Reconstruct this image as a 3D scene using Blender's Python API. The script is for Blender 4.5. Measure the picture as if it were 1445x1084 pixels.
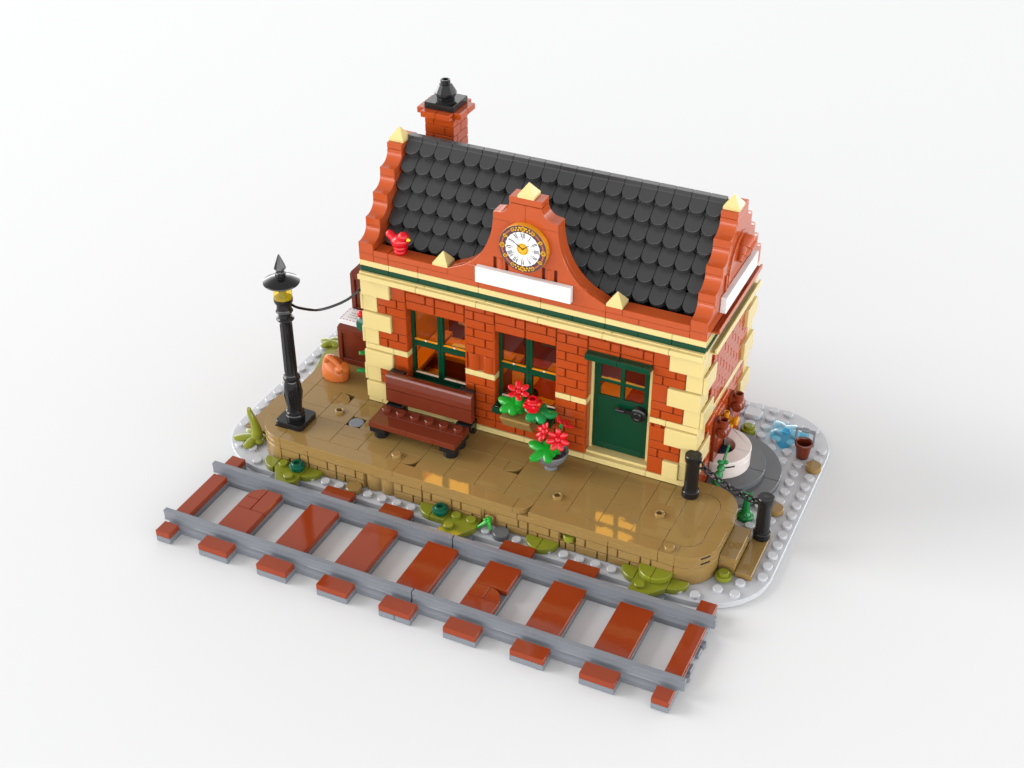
import bpy, bmesh, math, random
from mathutils import Vector, Matrix, Euler

random.seed(7)
S = 0.008                      # one stud of the model is 8 mm; everything below is measured in studs
scene = bpy.context.scene
for o in list(bpy.data.objects):
    bpy.data.objects.remove(o, do_unlink=True)

# ------------------------------------------------------------------ camera
cam_d = bpy.data.cameras.new('camera')
cam = bpy.data.objects.new('camera', cam_d)
scene.collection.objects.link(cam)
yaw, pit, f = -0.436265, 0.603952, 1989.107
d = Vector((math.cos(pit)*math.sin(yaw), math.cos(pit)*math.cos(yaw), -math.sin(pit)))
r = Vector((math.cos(yaw), -math.sin(yaw), 0))
u = r.cross(d)
rot = Matrix((r, u, -d)).transposed()
cam.matrix_world = Matrix.Translation(Vector((45.81638, -48.55009, 54.96423))*S) @ rot.to_4x4()
cam_d.sensor_width = 36
cam_d.lens = f*36/1445
cam_d.clip_start = 0.01
cam_d.clip_end = 100
scene.camera = cam
scene.render.resolution_x, scene.render.resolution_y = 1024, 768

# ------------------------------------------------------------------ light
world = bpy.data.worlds.new('World')
scene.world = world
world.use_nodes = True
wn = world.node_tree
bg = wn.nodes['Background']
bg.inputs['Color'].default_value = (1.0, 1.0, 1.0, 1)
# white studio: a dome that is brighter towards its sides than overhead
W_TOP, W_SIDE = 0.62, 7.7
wt = wn.nodes.new('ShaderNodeTexCoord')
ws = wn.nodes.new('ShaderNodeSeparateXYZ')
wn.links.new(wt.outputs['Generated'], ws.inputs[0])
w1 = wn.nodes.new('ShaderNodeMath'); w1.operation = 'SUBTRACT'; w1.inputs[0].default_value = 1.0; w1.use_clamp = True
wn.links.new(ws.outputs['Z'], w1.inputs[1])
w2 = wn.nodes.new('ShaderNodeMath'); w2.operation = 'POWER'; w2.inputs[1].default_value = 3.0
wn.links.new(w1.outputs[0], w2.inputs[0])
w3 = wn.nodes.new('ShaderNodeMath'); w3.operation = 'MULTIPLY_ADD'; w3.inputs[1].default_value = W_SIDE; w3.inputs[2].default_value = W_TOP
wn.links.new(w2.outputs[0], w3.inputs[0])
wn.links.new(w3.outputs[0], bg.inputs['Strength'])

def area(name, loc, target, size, power, col=(1, 1, 1), size_y=None):
    l = bpy.data.lights.new(name, 'AREA')
    l.shape = 'RECTANGLE'
    l.size = size*S
    l.size_y = (size_y or size)*S
    l.energy = power
    l.color = col
    o = bpy.data.objects.new(name, l)
    o.location = Vector(loc)*S
    dv = (Vector(target)-Vector(loc)).normalized()
    o.rotation_euler = dv.to_track_quat('-Z', 'Y').to_euler()
    scene.collection.objects.link(o)
    return o
area('studio_key_lamp', (-780, -220, 470), (15, 12, 3), 460, 420)

scene.view_settings.view_transform = 'Standard'
scene.view_settings.look = 'None'
scene.view_settings.exposure = 0
scene.view_settings.gamma = 1
scene.render.engine = 'CYCLES'
try:
    scene.cycles.max_bounces = 10
    scene.cycles.transparent_max_bounces = 16
    scene.cycles.caustics_reflective = False
    scene.cycles.caustics_refractive = False
except Exception:
    pass

# ------------------------------------------------------------------ materials
def plastic(name, col, rough=0.13, spec=0.42, bump=0.02, coat=0.0):
    m = bpy.data.materials.new(name)
    m.use_nodes = True
    nt = m.node_tree
    col = tuple(c*0.71 for c in col)
    spec *= 0.85
    b = nt.nodes['Principled BSDF']
    b.inputs['Base Color'].default_value = (*col, 1)
    b.inputs['Roughness'].default_value = rough
    b.inputs['Specular IOR Level'].default_value = spec
    if coat:
        b.inputs['Coat Weight'].default_value = coat
        b.inputs['Coat Roughness'].default_value = 0.05
    tc = nt.nodes.new('ShaderNodeTexCoord')
    n1 = nt.nodes.new('ShaderNodeTexNoise')
    n1.inputs['Scale'].default_value = 55
    n1.inputs['Detail'].default_value = 3
    nt.links.new(tc.outputs['Object'], n1.inputs['Vector'])
    # slight moulding variation of tone and gloss
    mx = nt.nodes.new('ShaderNodeMixRGB')
    mx.blend_type = 'MULTIPLY'
    mx.inputs[0].default_value = 1
    mx.inputs[1].default_value = (*col, 1)
    rp = nt.nodes.new('ShaderNodeMapRange')
    rp.inputs['To Min'].default_value = 0.94
    rp.inputs['To Max'].default_value = 1.06
    nt.links.new(n1.outputs['Fac'], rp.inputs['Value'])
    nt.links.new(rp.outputs['Result'], mx.inputs[2])
    nt.links.new(mx.outputs['Color'], b.inputs['Base Color'])
    n2 = nt.nodes.new('ShaderNodeTexNoise')
    n2.inputs['Scale'].default_value = 160
    n2.inputs['Detail'].default_value = 2
    nt.links.new(tc.outputs['Object'], n2.inputs['Vector'])
    bp = nt.nodes.new('ShaderNodeBump')
    bp.inputs['Strength'].default_value = bump
    bp.inputs['Distance'].default_value = 0.002
    nt.links.new(n2.outputs['Fac'], bp.inputs['Height'])
    nt.links.new(bp.outputs['Normal'], b.inputs['Normal'])
    return m

def clear(name, col, tint=0.9, rough=0.02):
    """thin clear plastic: see-through with a mirror sheen at grazing angles"""
    m = bpy.data.materials.new(name)
    m.use_nodes = True
    nt = m.node_tree
    for n in list(nt.nodes):
        if n.type != 'OUTPUT_MATERIAL':
            nt.nodes.remove(n)
    out = [n for n in nt.nodes if n.type == 'OUTPUT_MATERIAL'][0]
    tr = nt.nodes.new('ShaderNodeBsdfTransparent')
    tr.inputs['Color'].default_value = (*[c*tint for c in col], 1)
    gl = nt.nodes.new('ShaderNodeBsdfGlossy')
    gl.inputs['Roughness'].default_value = rough
    fr = nt.nodes.new('ShaderNodeFresnel')
    fr.inputs['IOR'].default_value = 1.65
    mx = nt.nodes.new('ShaderNodeMixShader')
    gi = nt.nodes.new('ShaderNodeNewGeometry')      # only the outer faces mirror
    nb = nt.nodes.new('ShaderNodeMath'); nb.operation = 'SUBTRACT'; nb.inputs[0].default_value = 1.0
    nt.links.new(gi.outputs['Backfacing'], nb.inputs[1])
    fm = nt.nodes.new('ShaderNodeMath'); fm.operation = 'MULTIPLY'; fm.use_clamp = True
    nt.links.new(fr.outputs['Fac'], fm.inputs[0])
    nt.links.new(nb.outputs[0], fm.inputs[1])
    nt.links.new(fm.outputs[0], mx.inputs[0])
    nt.links.new(tr.outputs[0], mx.inputs[1])
    nt.links.new(gl.outputs[0], mx.inputs[2])
    nt.links.new(mx.outputs[0], out.inputs['Surface'])
    return m

def tinted(name, col, body, rough=0.03):
    """tinted clear plastic: part see-through, part lit from within, mirror sheen on top"""
    m = clear(name, col, 1.0, rough)
    nt = m.node_tree
    tr = [n for n in nt.nodes if n.type == 'BSDF_TRANSPARENT'][0]
    tr.inputs['Color'].default_value = (*[0.45+0.55*c for c in col], 1)
    top = [n for n in nt.nodes if n.type == 'MIX_SHADER'][0]
    df = nt.nodes.new('ShaderNodeBsdfDiffuse')
    df.inputs['Color'].default_value = (*col, 1)
    tl = nt.nodes.new('ShaderNodeBsdfTranslucent')
    tl.inputs['Color'].default_value = (*col, 1)
    m1 = nt.nodes.new('ShaderNodeMixShader')
    m1.inputs[0].default_value = 0.5
    nt.links.new(df.outputs[0], m1.inputs[1])
    nt.links.new(tl.outputs[0], m1.inputs[2])
    m2 = nt.nodes.new('ShaderNodeMixShader')
    m2.inputs[0].default_value = body
    nt.links.new(tr.outputs[0], m2.inputs[1])
    nt.links.new(m1.outputs[0], m2.inputs[2])
    nt.links.new(m2.outputs[0], top.inputs[1])
    return m

M = dict(
    brick=plastic('brick_red_plastic', (0.41, 0.059, 0.009)),
    terracotta=plastic('terracotta_plastic', (0.46, 0.078, 0.018)),
    tie=plastic('rust_red_plastic', (0.285, 0.040, 0.009), 0.07),
    scroll=plastic('red_brown_plastic', (0.22, 0.034, 0.012)),
    brown=plastic('reddish_brown_plastic', (0.15, 0.026, 0.011), 0.07),
    cream=plastic('cream_plastic', (0.70, 0.56, 0.235)),
    tan=plastic('dark_tan_plastic', (0.305, 0.190, 0.062), 0.05),
    green=plastic('dark_green_plastic', (0.002, 0.050, 0.022), 0.10),
    black=plastic('black_plastic', (0.010, 0.010, 0.011), 0.10),
    slate=plastic('black_roof_plastic', (0.040, 0.040, 0.041), 0.25, 0.5),
    potgrey=plastic('pot_grey_plastic', (0.15, 0.155, 0.165), 0.2),
    rail=plastic('stone_grey_plastic', (0.21, 0.225, 0.25), 0.16),
    light=plastic('light_grey_plastic', (0.58, 0.59, 0.62), 0.16),
    dark=plastic('dark_grey_plastic', (0.135, 0.14, 0.15), 0.16),
    white=plastic('white_plastic', (0.80, 0.79, 0.785), 0.12),
    pinkwhite=plastic('off_white_plastic', (0.84, 0.76, 0.72), 0.15),
    lime=plastic('olive_green_plastic', (0.23, 0.25, 0.020), 0.14),
    leaf=plastic('bright_green_plastic', (0.010, 0.30, 0.022), 0.14),
    leaf2=plastic('mid_green_plastic', (0.008, 0.24, 0.055), 0.14),
    fir=plastic('fir_green_plastic', (0.0, 0.085, 0.045), 0.10),
    frog=plastic('vivid_green_plastic', (0.015, 0.42, 0.03), 0.14),
    red=plastic('bright_red_plastic', (0.60, 0.004, 0.012), 0.16),
    orange=plastic('orange_plastic', (0.60, 0.155, 0.036), 0.26),
    amber=plastic('light_orange_plastic', (0.74, 0.30, 0.012), 0.12),
    gold=plastic('gold_print', (0.80, 0.42, 0.010), 0.2),
    umber=plastic('umber_print', (0.085, 0.045, 0.050), 0.2),
    rust=plastic('rust_print', (0.45, 0.11, 0.05), 0.2),
    ink=plastic('black_ink', (0.015, 0.012, 0.014), 0.3),
    yellow=plastic('yellow_plastic', (0.90, 0.60, 0.02), 0.15),
    blueink=plastic('blue_ink', (0.08, 0.15, 0.55), 0.3),
    floor1=plastic('ochre_floor_plastic', (0.80, 0.36, 0.03), 0.15),
    glass=clear('clear_window_plastic', (0.94, 0.95, 0.95)),
    lampglass=tinted('yellow_clear_plastic', (0.95, 0.74, 0.01), 0.25),
    water=tinted('blue_clear_plastic', (0.10, 0.68, 0.88), 0.10),
    pool=plastic('deep_blue_plastic', (0.01, 0.06, 0.16), 0.05),
)

# ------------------------------------------------------------------ building helpers
WL = {}                                    # world position of every object, in studs

class MB:
    """collects shapes, then becomes ONE mesh object"""
    def __init__(self):
        self.v, self.f, self.T, self.parts = [], [], None, []

    def add(self, vs, fs):
        n = len(self.v)
        if self.T is not None:
            vs = [self.T @ Vector(p) for p in vs]
        self.parts.append((n, len(vs), len(self.f), len(fs)))
        self.v += [Vector(p) for p in vs]
        self.f += [tuple(i+n for i in q) for q in fs]

    def box(self, x0, x1, y0, y1, z0, z1, b=0.03):
        lo = (min(x0, x1), min(y0, y1), min(z0, z1))
        hi = (max(x0, x1), max(y0, y1), max(z0, z1))
        b = min(b, *[(hi[i]-lo[i])*0.45 for i in range(3)])
        vs, ix = [], {}
        for s in [(i, j, k) for i in (0, 1) for j in (0, 1) for k in (0, 1)]:
            for a in range(3):
                p = []
                for c in range(3):
                    e = hi[c] if s[c] else lo[c]
                    if c != a:
                        e += -b if s[c] else b
                    p.append(e)
                ix[s, a] = len(vs)
                vs.append(p)
        fs = []
        for a in range(3):
            o1, o2 = (a+1) % 3, (a+2) % 3
            for sa in (0, 1):
                q = []
                for (p, w) in ((0, 0), (1, 0), (1, 1), (0, 1)):
                    s = [0, 0, 0]
                    s[a], s[o1], s[o2] = sa, p, w
                    q.append(ix[tuple(s), a])
                fs.append(q)
            for s1 in (0, 1):
                for s2 in (0, 1):
                    q = []
                    for (sa, ax) in ((0, o1), (1, o1), (1, o2), (0, o2)):
                        s = [0, 0, 0]
                        s[a], s[o1], s[o2] = sa, s1, s2
                        q.append(ix[tuple(s), ax])
                    fs.append(q)
        for s in [(i, j, k) for i in (0, 1) for j in (0, 1) for k in (0, 1)]:
            fs.append([ix[s, 0], ix[s, 1], ix[s, 2]])
        self.add(vs, fs)

    def lathe(self, prof, c=(0, 0, 0), axis='z', n=28, a0=0.0, a1=2*math.pi, squash=None):
        """prof: (radius, height) pairs from one end to the other"""
        full = abs(a1-a0-2*math.pi) < 1e-6
        m = n if full else n+1
        vs, fs, rings = [], [], []
        def put(rr, h, t):
            x, y = rr*math.cos(t), rr*math.sin(t)
            if axis == 'z':
                p = (x, y, h)
            elif axis == 'y':
                p = (x, h, y)
            else:
                p = (h, x, y)
            return (p[0]+c[0], p[1]+c[1], p[2]+c[2])
        for rr, h in prof:
            if rr < 1e-6:
                vs.append(put(0, h, 0))
                rings.append([len(vs)-1]*m)
            else:
                rings.append(list(range(len(vs), len(vs)+m)))
                vs += [put(rr, h, a0+(a1-a0)*i/n) for i in range(m)]
        for k in range(len(rings)-1):
            A, B = rings[k], rings[k+1]
            for i in range(n):
                j = (i+1) % m
                q = [A[i], A[j], B[j], B[i]]
                q2 = []
                for e in q:
                    if e not in q2:
                        q2.append(e)
                if len(q2) > 2:
                    fs.append(q2)
        if full:
            if prof[0][0] > 1e-6:
                fs.append(rings[0][::-1])
            if prof[-1][0] > 1e-6:
                fs.append(rings[-1])
        self.add(vs, fs)

    def cyl(self, cx, cy, z0, z1, rad, b=0.03, n=28):
        b = min(b, rad*0.4, (z1-z0)*0.45)
        self.lathe([(rad-b, z0), (rad, z0+b), (rad, z1-b), (rad-b, z1)], (cx, cy, 0), 'z', n)

    def stud(self, cx, cy, z, rad=0.3, h=0.2, n=18):
        self.lathe([(rad, z-0.02), (rad, z+h-0.035), (rad-0.035, z+h)], (cx, cy, 0), 'z', n)

    def ring(self, cx, cy, z0, z1, ro, ri, n=28, b=0.025):
        P = [(ri, z0), (ro, z0), (ro, z1-b), (ro-b, z1), (ri+b, z1), (ri, z1-b), (ri, z0)]
        self.lathe(P[:-1] + [P[-1]], (cx, cy, 0), 'z', n)

    def prism(self, pts, t0, t1, axis='z', b=0.03, both=True):
        """extrude a polygon of (a, b) pairs: axis z -> (x, y), y -> (x, z), x -> (y, z)"""
        ar = sum(pts[i][0]*pts[(i+1) % len(pts)][1]-pts[(i+1) % len(pts)][0]*pts[i][1] for i in range(len(pts)))
        if ar < 0:
            pts = pts[::-1]
        n = len(pts)
        b = min(b, abs(t1-t0)*0.45)
        ins = []
        for i in range(n):
            p0, p1, p2 = Vector(pts[i-1]), Vector(pts[i]), Vector(pts[(i+1) % n])
            e1, e2 = (p1-p0).normalized(), (p2-p1).normalized()
            n1, n2 = Vector((-e1.y, e1.x)), Vector((-e2.y, e2.x))
            q = (n1+n2)/max(0.35, 1+n1.dot(n2))*b
            ins.append(p1+q)
        def put(p, t):
            if axis == 'z':
                return (p[0], p[1], t)
            if axis == 'y':
                return (p[0], t, p[1])
            return (t, p[0], p[1])
        s = 1 if t1 > t0 else -1
        vs = [put(p, t0) for p in (ins if both else pts)]
        levels = [(pts, t0+s*b)] if both else []
        levels += [(pts, t1-s*b), (ins, t1)]
        for q, t in levels:
            vs += [put(p, t) for p in q]
        fs = []
        for k in range(len(levels)):
            for i in range(n):
                j = (i+1) % n
                fs.append([k*n+i, k*n+j, (k+1)*n+j, (k+1)*n+i])
        fs.append(list(range(n))[::-1])
        fs.append([len(levels)*n+i for i in range(n)])
        self.add(vs, fs)

    def tube(self, path, rad, n=10, closed=False):
        path = [Vector(p) for p in path]
        m = len(path)
        vs, fs = [], []
        up = Vector((0.123, 0.31, 0.94))
        for i, p in enumerate(path):
            a = path[i-1] if (i > 0 or closed) else p
            c = path[(i+1) % m] if (i < m-1 or closed) else p
            t = (c-a).normalized()
            e1 = t.cross(up)
            if e1.length < 1e-3:
                e1 = t.cross(Vector((1, 0, 0)))
            e1.normalize()
            e2 = t.cross(e1)
            rr = rad[i] if isinstance(rad, (list, tuple)) else rad
            vs += [p+e1*rr*math.cos(2*math.pi*k/n)+e2*rr*math.sin(2*math.pi*k/n) for k in range(n)]
        for i in range(m if closed else m-1):
            j = (i+1) % m
            for k in range(n):
                l = (k+1) % n
                fs.append([i*n+k, i*n+l, j*n+l, j*n+k])
        if not closed:
            fs.append(list(range(n))[::-1])
            fs.append([(m-1)*n+k for k in range(n)])
        self.add(vs, fs)

    def blob(self, c, rad, n=20, m=12, fn=None, R=None):
        """ellipsoid, optionally deformed by fn(unit vector) -> unit-space point"""
        vs, fs = [], []
        def put(p):
            p = Vector(p)
            if fn:
                p = fn(p)
            p = Vector((p.x*rad[0], p.y*rad[1], p.z*rad[2]))
            if R:
                p = R @ p
            return p+Vector(c)
        vs.append(put((0, 0, 1)))
        for i in range(1, m):
            t = math.pi*i/m
            for k in range(n):
                a = 2*math.pi*k/n
                vs.append(put((math.sin(t)*math.cos(a), math.sin(t)*math.sin(a), math.cos(t))))
        vs.append(put((0, 0, -1)))
        for k in range(n):
            fs.append([0, 1+k, 1+(k+1) % n])
            for i in range(m-2):
                a, bq = 1+i*n, 1+(i+1)*n
                fs.append([a+k, bq+k, bq+(k+1) % n, a+(k+1) % n])
            a = 1+(m-2)*n
            fs.append([len(vs)-1, a+(k+1) % n, a+k])
        self.add(vs, fs)

    def dome_leaf(self, outline, c, z, h, thick=0.16, R=None):
        """leaf from a closed (x, y) outline about its centre: swollen on top, flat below"""
        n = len(outline)
        rings = [(0.0, h), (0.35, h*0.93), (0.65, h*0.72), (0.88, h*0.38), (1.0, 0.0), (1.0, -thick*0.6), (0.94, -thick)]
        vs, fs = [Vector((0, 0, h))], []
        for s, hh in rings[1:]:
            vs += [Vector((p[0]*s, p[1]*s, hh)) for p in outline]
        for i in range(n):
            j = (i+1) % n
            fs.append([0, 1+i, 1+j])
            for k in range(len(rings)-2):
                fs.append([1+k*n+i, 1+(k+1)*n+i, 1+(k+1)*n+j, 1+k*n+j])
        fs.append([1+(len(rings)-2)*n+i for i in range(n)][::-1])
        vs = [((R @ p) if R else p)+Vector((c[0], c[1], z)) for p in vs]
        self.add(vs, fs)

    def build_split(self, name, mat, parent, key):
        """one part per group of shapes: key(centre of a shape) names its group"""
        groups, out = {}, []
        for (v0, nv, f0, nf) in self.parts:
            c = sum(self.v[v0:v0+nv], Vector((0, 0, 0)))/nv
            mb = groups.setdefault(key(c), MB())
            mb.add(self.v[v0:v0+nv], [[i-v0 for i in q] for q in self.f[f0:f0+nf]])
        for k in groups:
            out.append(groups[k].build(name, mat, parent))
        return out

    def build(self, name, mat, parent=None, smooth=34):
        me = bpy.data.meshes.new(name)
        off = WL[parent.name] if parent else Vector((0, 0, 0))
        base = off
        if parent is None:                  # a thing that is one mesh: origin at its base
            lo = Vector((min(p.x for p in self.v), min(p.y for p in self.v), min(p.z for p in self.v)))
            hi = Vector((max(p.x for p in self.v), max(p.y for p in self.v), 0))
            base = Vector(((lo.x+hi.x)/2, (lo.y+hi.y)/2, lo.z))
        me.from_pydata([(p-base)*S for p in self.v], [], self.f)
        bm = bmesh.new()
        bm.from_mesh(me)
        bmesh.ops.recalc_face_normals(bm, faces=bm.faces)
        bm.to_mesh(me)
        bm.free()
        for p in me.polygons:
            p.use_smooth = True
        me.set_sharp_from_angle(angle=math.radians(smooth))
        me.materials.append(mat if not isinstance(mat, str) else M[mat])
        o = bpy.data.objects.new(name, me)
        scene.collection.objects.link(o)
        if parent:
            o.parent = parent
        else:
            o.location = base*S
        WL[o.name] = base
        return o

def tag(o, label=None, cat=None, group=None, kind=None):
    if label:
        o['label'] = label
    if cat:
        o['category'] = cat
    if group:
        o['group'] = group
    if kind:
        o['kind'] = kind
    return o

def thing(name, label, cat, loc, group=None):
    o = bpy.data.objects.new(name, None)
    o.empty_display_size = 0.004
    scene.collection.objects.link(o)
    o.location = Vector(loc)*S
    WL[o.name] = Vector(loc)
    return tag(o, label, cat, group)

def copy_thing(o, shift, label):
    """copy of a thing with its parts and their sub-parts"""
    c = o.copy()
    scene.collection.objects.link(c)
    c.location = o.location+Vector(shift)*S
    c['label'] = label
    for ch in o.children:
        k = ch.copy()
        scene.collection.objects.link(k)
        k.parent = c
        for g in ch.children:
            q = g.copy()
            scene.collection.objects.link(q)
            q.parent = k
    return c

def arc(cx, cy, rad, a0, a1, n=12):
    return [(cx+rad*math.cos(math.radians(a0+(a1-a0)*i/n)), cy+rad*math.sin(math.radians(a0+(a1-a0)*i/n))) for i in range(n+1)]

# ------------------------------------------------------------------ ground
gm = bpy.data.materials.new('white_studio_sheet')
gm.use_nodes = True
gb = gm.node_tree.nodes['Principled BSDF']
gb.inputs['Base Color'].default_value = (0.56, 0.562, 0.565, 1)
gb.inputs['Roughness'].default_value = 0.75
gb.inputs['Specular IOR Level'].default_value = 0.0
g = MB()
g.add([(-900, -900, 0), (900, -900, 0), (900, 900, 0), (-900, 900, 0)], [(0, 1, 2, 3)])
gr = g.build('ground', gm)
tag(gr, kind='structure')
ZG = 0.012                                  # everything stands a hair above the sheet

# ------------------------------------------------------------------ base plate
bp_out = arc(30, 24, 4, 0, 90, 16)+[(2, 28)]+arc(2, 24, 4, 90, 180, 16)+arc(2, 12, 4, 180, 270, 16)+arc(30, 12, 4, 270, 360, 16)
base = MB()
base.prism(bp_out, ZG, 0.4, 'z', 0.03)
def in_plate(x, y):
    for cx, cy in ((30, 24), (2, 24), (2, 12), (30, 12)):
        if (x > 30 if cx == 30 else x < 2) and (y > 24 if cy == 24 else y < 12):
            return math.hypot(x-cx, y-cy) < 3.62
    return -2 < x < 34 and 8 < y < 28
for i in range(-2, 34):
    for j in range(8, 28):
        x, y = i+0.5, j+0.5
        if not in_plate(x, y):
            continue
        if 0.9 < x < 31 and 9 < y < 25 and not (x > 28.2 and y > 15.6) and not (x > 29.4 and y < 10 and math.hypot(x-29, y-11) > 2.2):
            continue
        if math.hypot(x-28, y-20) < 4.05 or (32 < x < 33 and 11 < y < 15) or (31 < x < 32 and 11 < y < 14):
            continue
        if -1 < x < 1 and 11 < y < 15:
            continue
        base.stud(x, y, 0.4)
bpl = base.build('base_plate', 'light')
tag(bpl, 'light grey studded base plate with rounded corners under the whole station model', 'base plate')

# ------------------------------------------------------------------ railway track
track = thing('railway_track', 'straight toy railway track with grey rails and rust red sleepers in front of the platform', 'track', (16, 4, ZG))
for yc in (1.5, 6.5):
    for (xa, xb) in ((-0.35, 16.36), (16.42, 32.36)):
        m = MB()
        pr = [(yc-0.42, ZG), (yc+0.42, ZG), (yc+0.42, 0.36), (yc+0.36, 0.43), (yc+0.17, 0.50), (yc+0.13, 0.56), (yc+0.13, 1.0), (yc+0.16, 1.06), (yc+0.16, 1.2),
              (yc-0.16, 1.2), (yc-0.16, 1.06), (yc-0.13, 1.0), (yc-0.13, 0.56), (yc-0.17, 0.50), (yc-0.36, 0.43), (yc-0.42, 0.36)]
        # foot stops one sleeper short of the ends, the blade runs through
        m.prism([p for p in pr if p[1] >= 0.5], xa, xb, 'x', 0.03)
        m.prism([(yc-0.42, ZG), (yc+0.42, ZG), (yc+0.42, 0.36), (yc+0.36, 0.43), (yc+0.17, 0.49), (yc-0.17, 0.49), (yc-0.36, 0.43), (yc-0.42, 0.36)], max(xa, 0.03), min(xb, 31.97), 'x', 0.02)
        m.build('rail', 'rail', track)
for k, (a, b) in enumerate([(0, 1), (3, 5), (7, 9), (11, 13), (15, 17), (19, 21), (23, 25), (27, 29), (31, 32)]):
    m = MB()
    if k == 4:
        m.box(a+0.01, 15.985, 0.01, 7.99, ZG, 0.4)
        m.box(16.015, b-0.01, 0.01, 7.99, ZG, 0.4)
    else:
        m.box(a+0.01, b-0.01, 0.01, 7.99, ZG, 0.4)
    # ribbed side walls of the hollow bed piece
    m.box(a+0.06, b-0.06, 0.9, 1.0, 0.4, 0.5, 0.01)
    m.box(a+0.06, b-0.06, 2.0, 2.08, 0.36, 0.44, 0.01)
    sl = m.build('sleeper', 'rail', track)
    def tie(pts_or_box, nm='tie_tile'):
        q = MB()
        for e in pts_or_box:
            if len(e) == 4 and not isinstance(e[0], tuple):
                q.box(e[0]+0.012, e[1]-0.012, e[2]+0.012, e[3]-0.012, 0.41, 0.8, 0.03)
            else:
                q.prism(e, 0.41, 0.8, 'z', 0.03)
        return q.build(nm, 'tie', sl)
    tie([(a, b, 0, 1)])
    if k not in (1, 4, 7):
        tie([(a, b, 7, 8)])
    if k == 1:
        tie([(a, b, 2, 4), (4, 5, 4, 6), (3, 4, 4, 5), [(3.012, 5.012)]+[(3.988, 5.012)]+arc(4, 5.012, 0.985, 90, 180, 10)[:-1]])
    elif k == 5:
        tie([(a, b, 4, 6), (a, b, 2, 3), (19, 20, 3, 4), [(20.012, 3.988), (20.012, 3.012)]+arc(20.012, 3.012, 0.97, 0, 90, 10)[:-1]])
    else:
        tie([(a, b, 2, 6)])
for yy in (2.6, 3.3, 4.6, 5.3):             # coupling clips at the open end
    m = MB()
    if yy in (2.6, 5.3):
        m.cyl(32.08, yy, ZG, 0.36, 0.2)
    else:
        m.box(31.98, 32.16, yy-0.3, yy+0.3, ZG, 0.33)
    m.build('coupling_clip', 'rail', track)

# ------------------------------------------------------------------ masonry
def masonry(m, x0, x1, y, z0, rows, depth=0.1, h=0.6, phase=0, plain_low=False, face='y', gap=0.023):
    """courses of bricks on a wall face; face y: front towards -y, face x: front towards +x"""
    def put(a, b, za, zb):
        v = 0.046
        if face == 'y':
            m.box(a+v, b-v, y, y+depth+0.08, za+gap, zb-gap, 0.03)
        else:
            m.box(y-depth-0.08, y, a+v, b-v, za+gap, zb-gap, 0.03)
    n = int(round((x1-x0)/2.0+1e-6))
    for c in range(rows):
        za = z0+c*h
        x = x0
        while x < x1-0.01:
            w = min(2.0, x1-x)
            if plain_low and c == 0:
                put(x, x+w, za, za+h)
            elif w > 1.5:
                s = 0.62 if (c+phase) % 2 == 0 else 1.38
                put(x, x+s, za, za+h)
                put(x+s, x+w, za, za+h)
            elif w > 0.8:
                s = 0.4 if (c+phase) % 2 == 0 else 0.7
                put(x, x+s, za, za+h)
                put(x+s, x+w, za, za+h)
            else:
                put(x, x+w, za, za+h)
            x += w
    # mortar bed behind
    if face == 'y':
        m.box(x0, x1, y+0.15, y+depth+0.25, z0+0.004, z0+rows*h-0.004, 0.0)
    else:
        m.box(y-depth-0.2, y-0.06, x0, x1, z0+0.004, z0+rows*h-0.004, 0.0)

# ------------------------------------------------------------------ platform
plat = thing('station_platform', 'tan tiled station platform with brick edge and rounded corners in front of the house', 'platform', (16, 12, 0.4))
plat_out = arc(29, 14, 2, 0, 90, 12)+[(6, 16), (6, 22), (1, 22)]+arc(3, 11, 2, 180, 270, 12)+arc(29, 11, 2, 270, 360, 12)
def inset_poly(pts, b):
    out = []
    n = len(pts)
    for i in range(n):
        p0, p1, p2 = Vector(pts[i-1]), Vector(pts[i]), Vector(pts[(i+1) % n])
        e1, e2 = (p1-p0).normalized(), (p2-p1).normalized()
        n1, n2 = Vector((-e1.y, e1.x)), Vector((-e2.y, e2.x))
        q = (n1+n2)/max(0.35, 1+n1.dot(n2))*b
        out.append((p1.x+q.x, p1.y+q.y))
    return out
core = MB()
core.prism(inset_poly(plat_out, 0.42), 0.405, 1.95, 'z', 0.0)
core.build('core', 'tan', plat)
pw = MB()
for (a, b, ph) in ((3, 9, 0), (11, 17, 1), (18, 22, 0), (23, 29, 1)):
    masonry(pw, a, b, 9.0, 0.41, 2, 0.12, 0.595, ph)
masonry(pw, 22, 23, 9.0, 0.41, 1, 0.12, 0.595, 0)
for cx in (9.5, 10.5):                      # two fluted half columns
    pw.lathe([(0.62, 0.41), (0.62, 1.595)], (cx, 9.64, 0), 'z', 40)
pw.box(9, 11, 9.25, 9.4, 0.41, 1.59, 0.0)
pw.box(17.01, 17.99, 9.2, 9.4, 0.41, 1.59, 0.0)
pw.box(16.9, 17.1, 9.08, 9.35, 0.42, 1.58, 0.02)
pw.box(17.9, 18.1, 9.08, 9.35, 0.42, 1.58, 0.02)
pw.lathe([(0.0, 8.95), (0.27, 8.95), (0.3, 8.98), (0.3, 9.25)], (17.5, 0, 1.02), 'y', 20)
pw.build('edge_brickwork', 'tan', plat)
cor = MB()
def corner_piece(mb, cx, cy, a0, a1, z0, z1):
    P = [(cx, cy)]+arc(cx, cy, 1.995, a0, a1, 18)
    mb.prism(P, z0, z1, 'z', 0.025)
for (cx, cy, a0) in ((3, 11, 180), (29, 11, 270), (29, 14, 0)):
    corner_piece(cor, cx, cy, a0, a0+90, 0.41, 1.595)
cor.box(30.7, 30.99, 11.01, 13.99, 0.41, 1.59)
cor.box(1.01, 1.3, 11.01, 21.99, 0.41, 1.59)
cor.box(27.5, 29, 15.7, 15.99, 0.41, 1.59)
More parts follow.
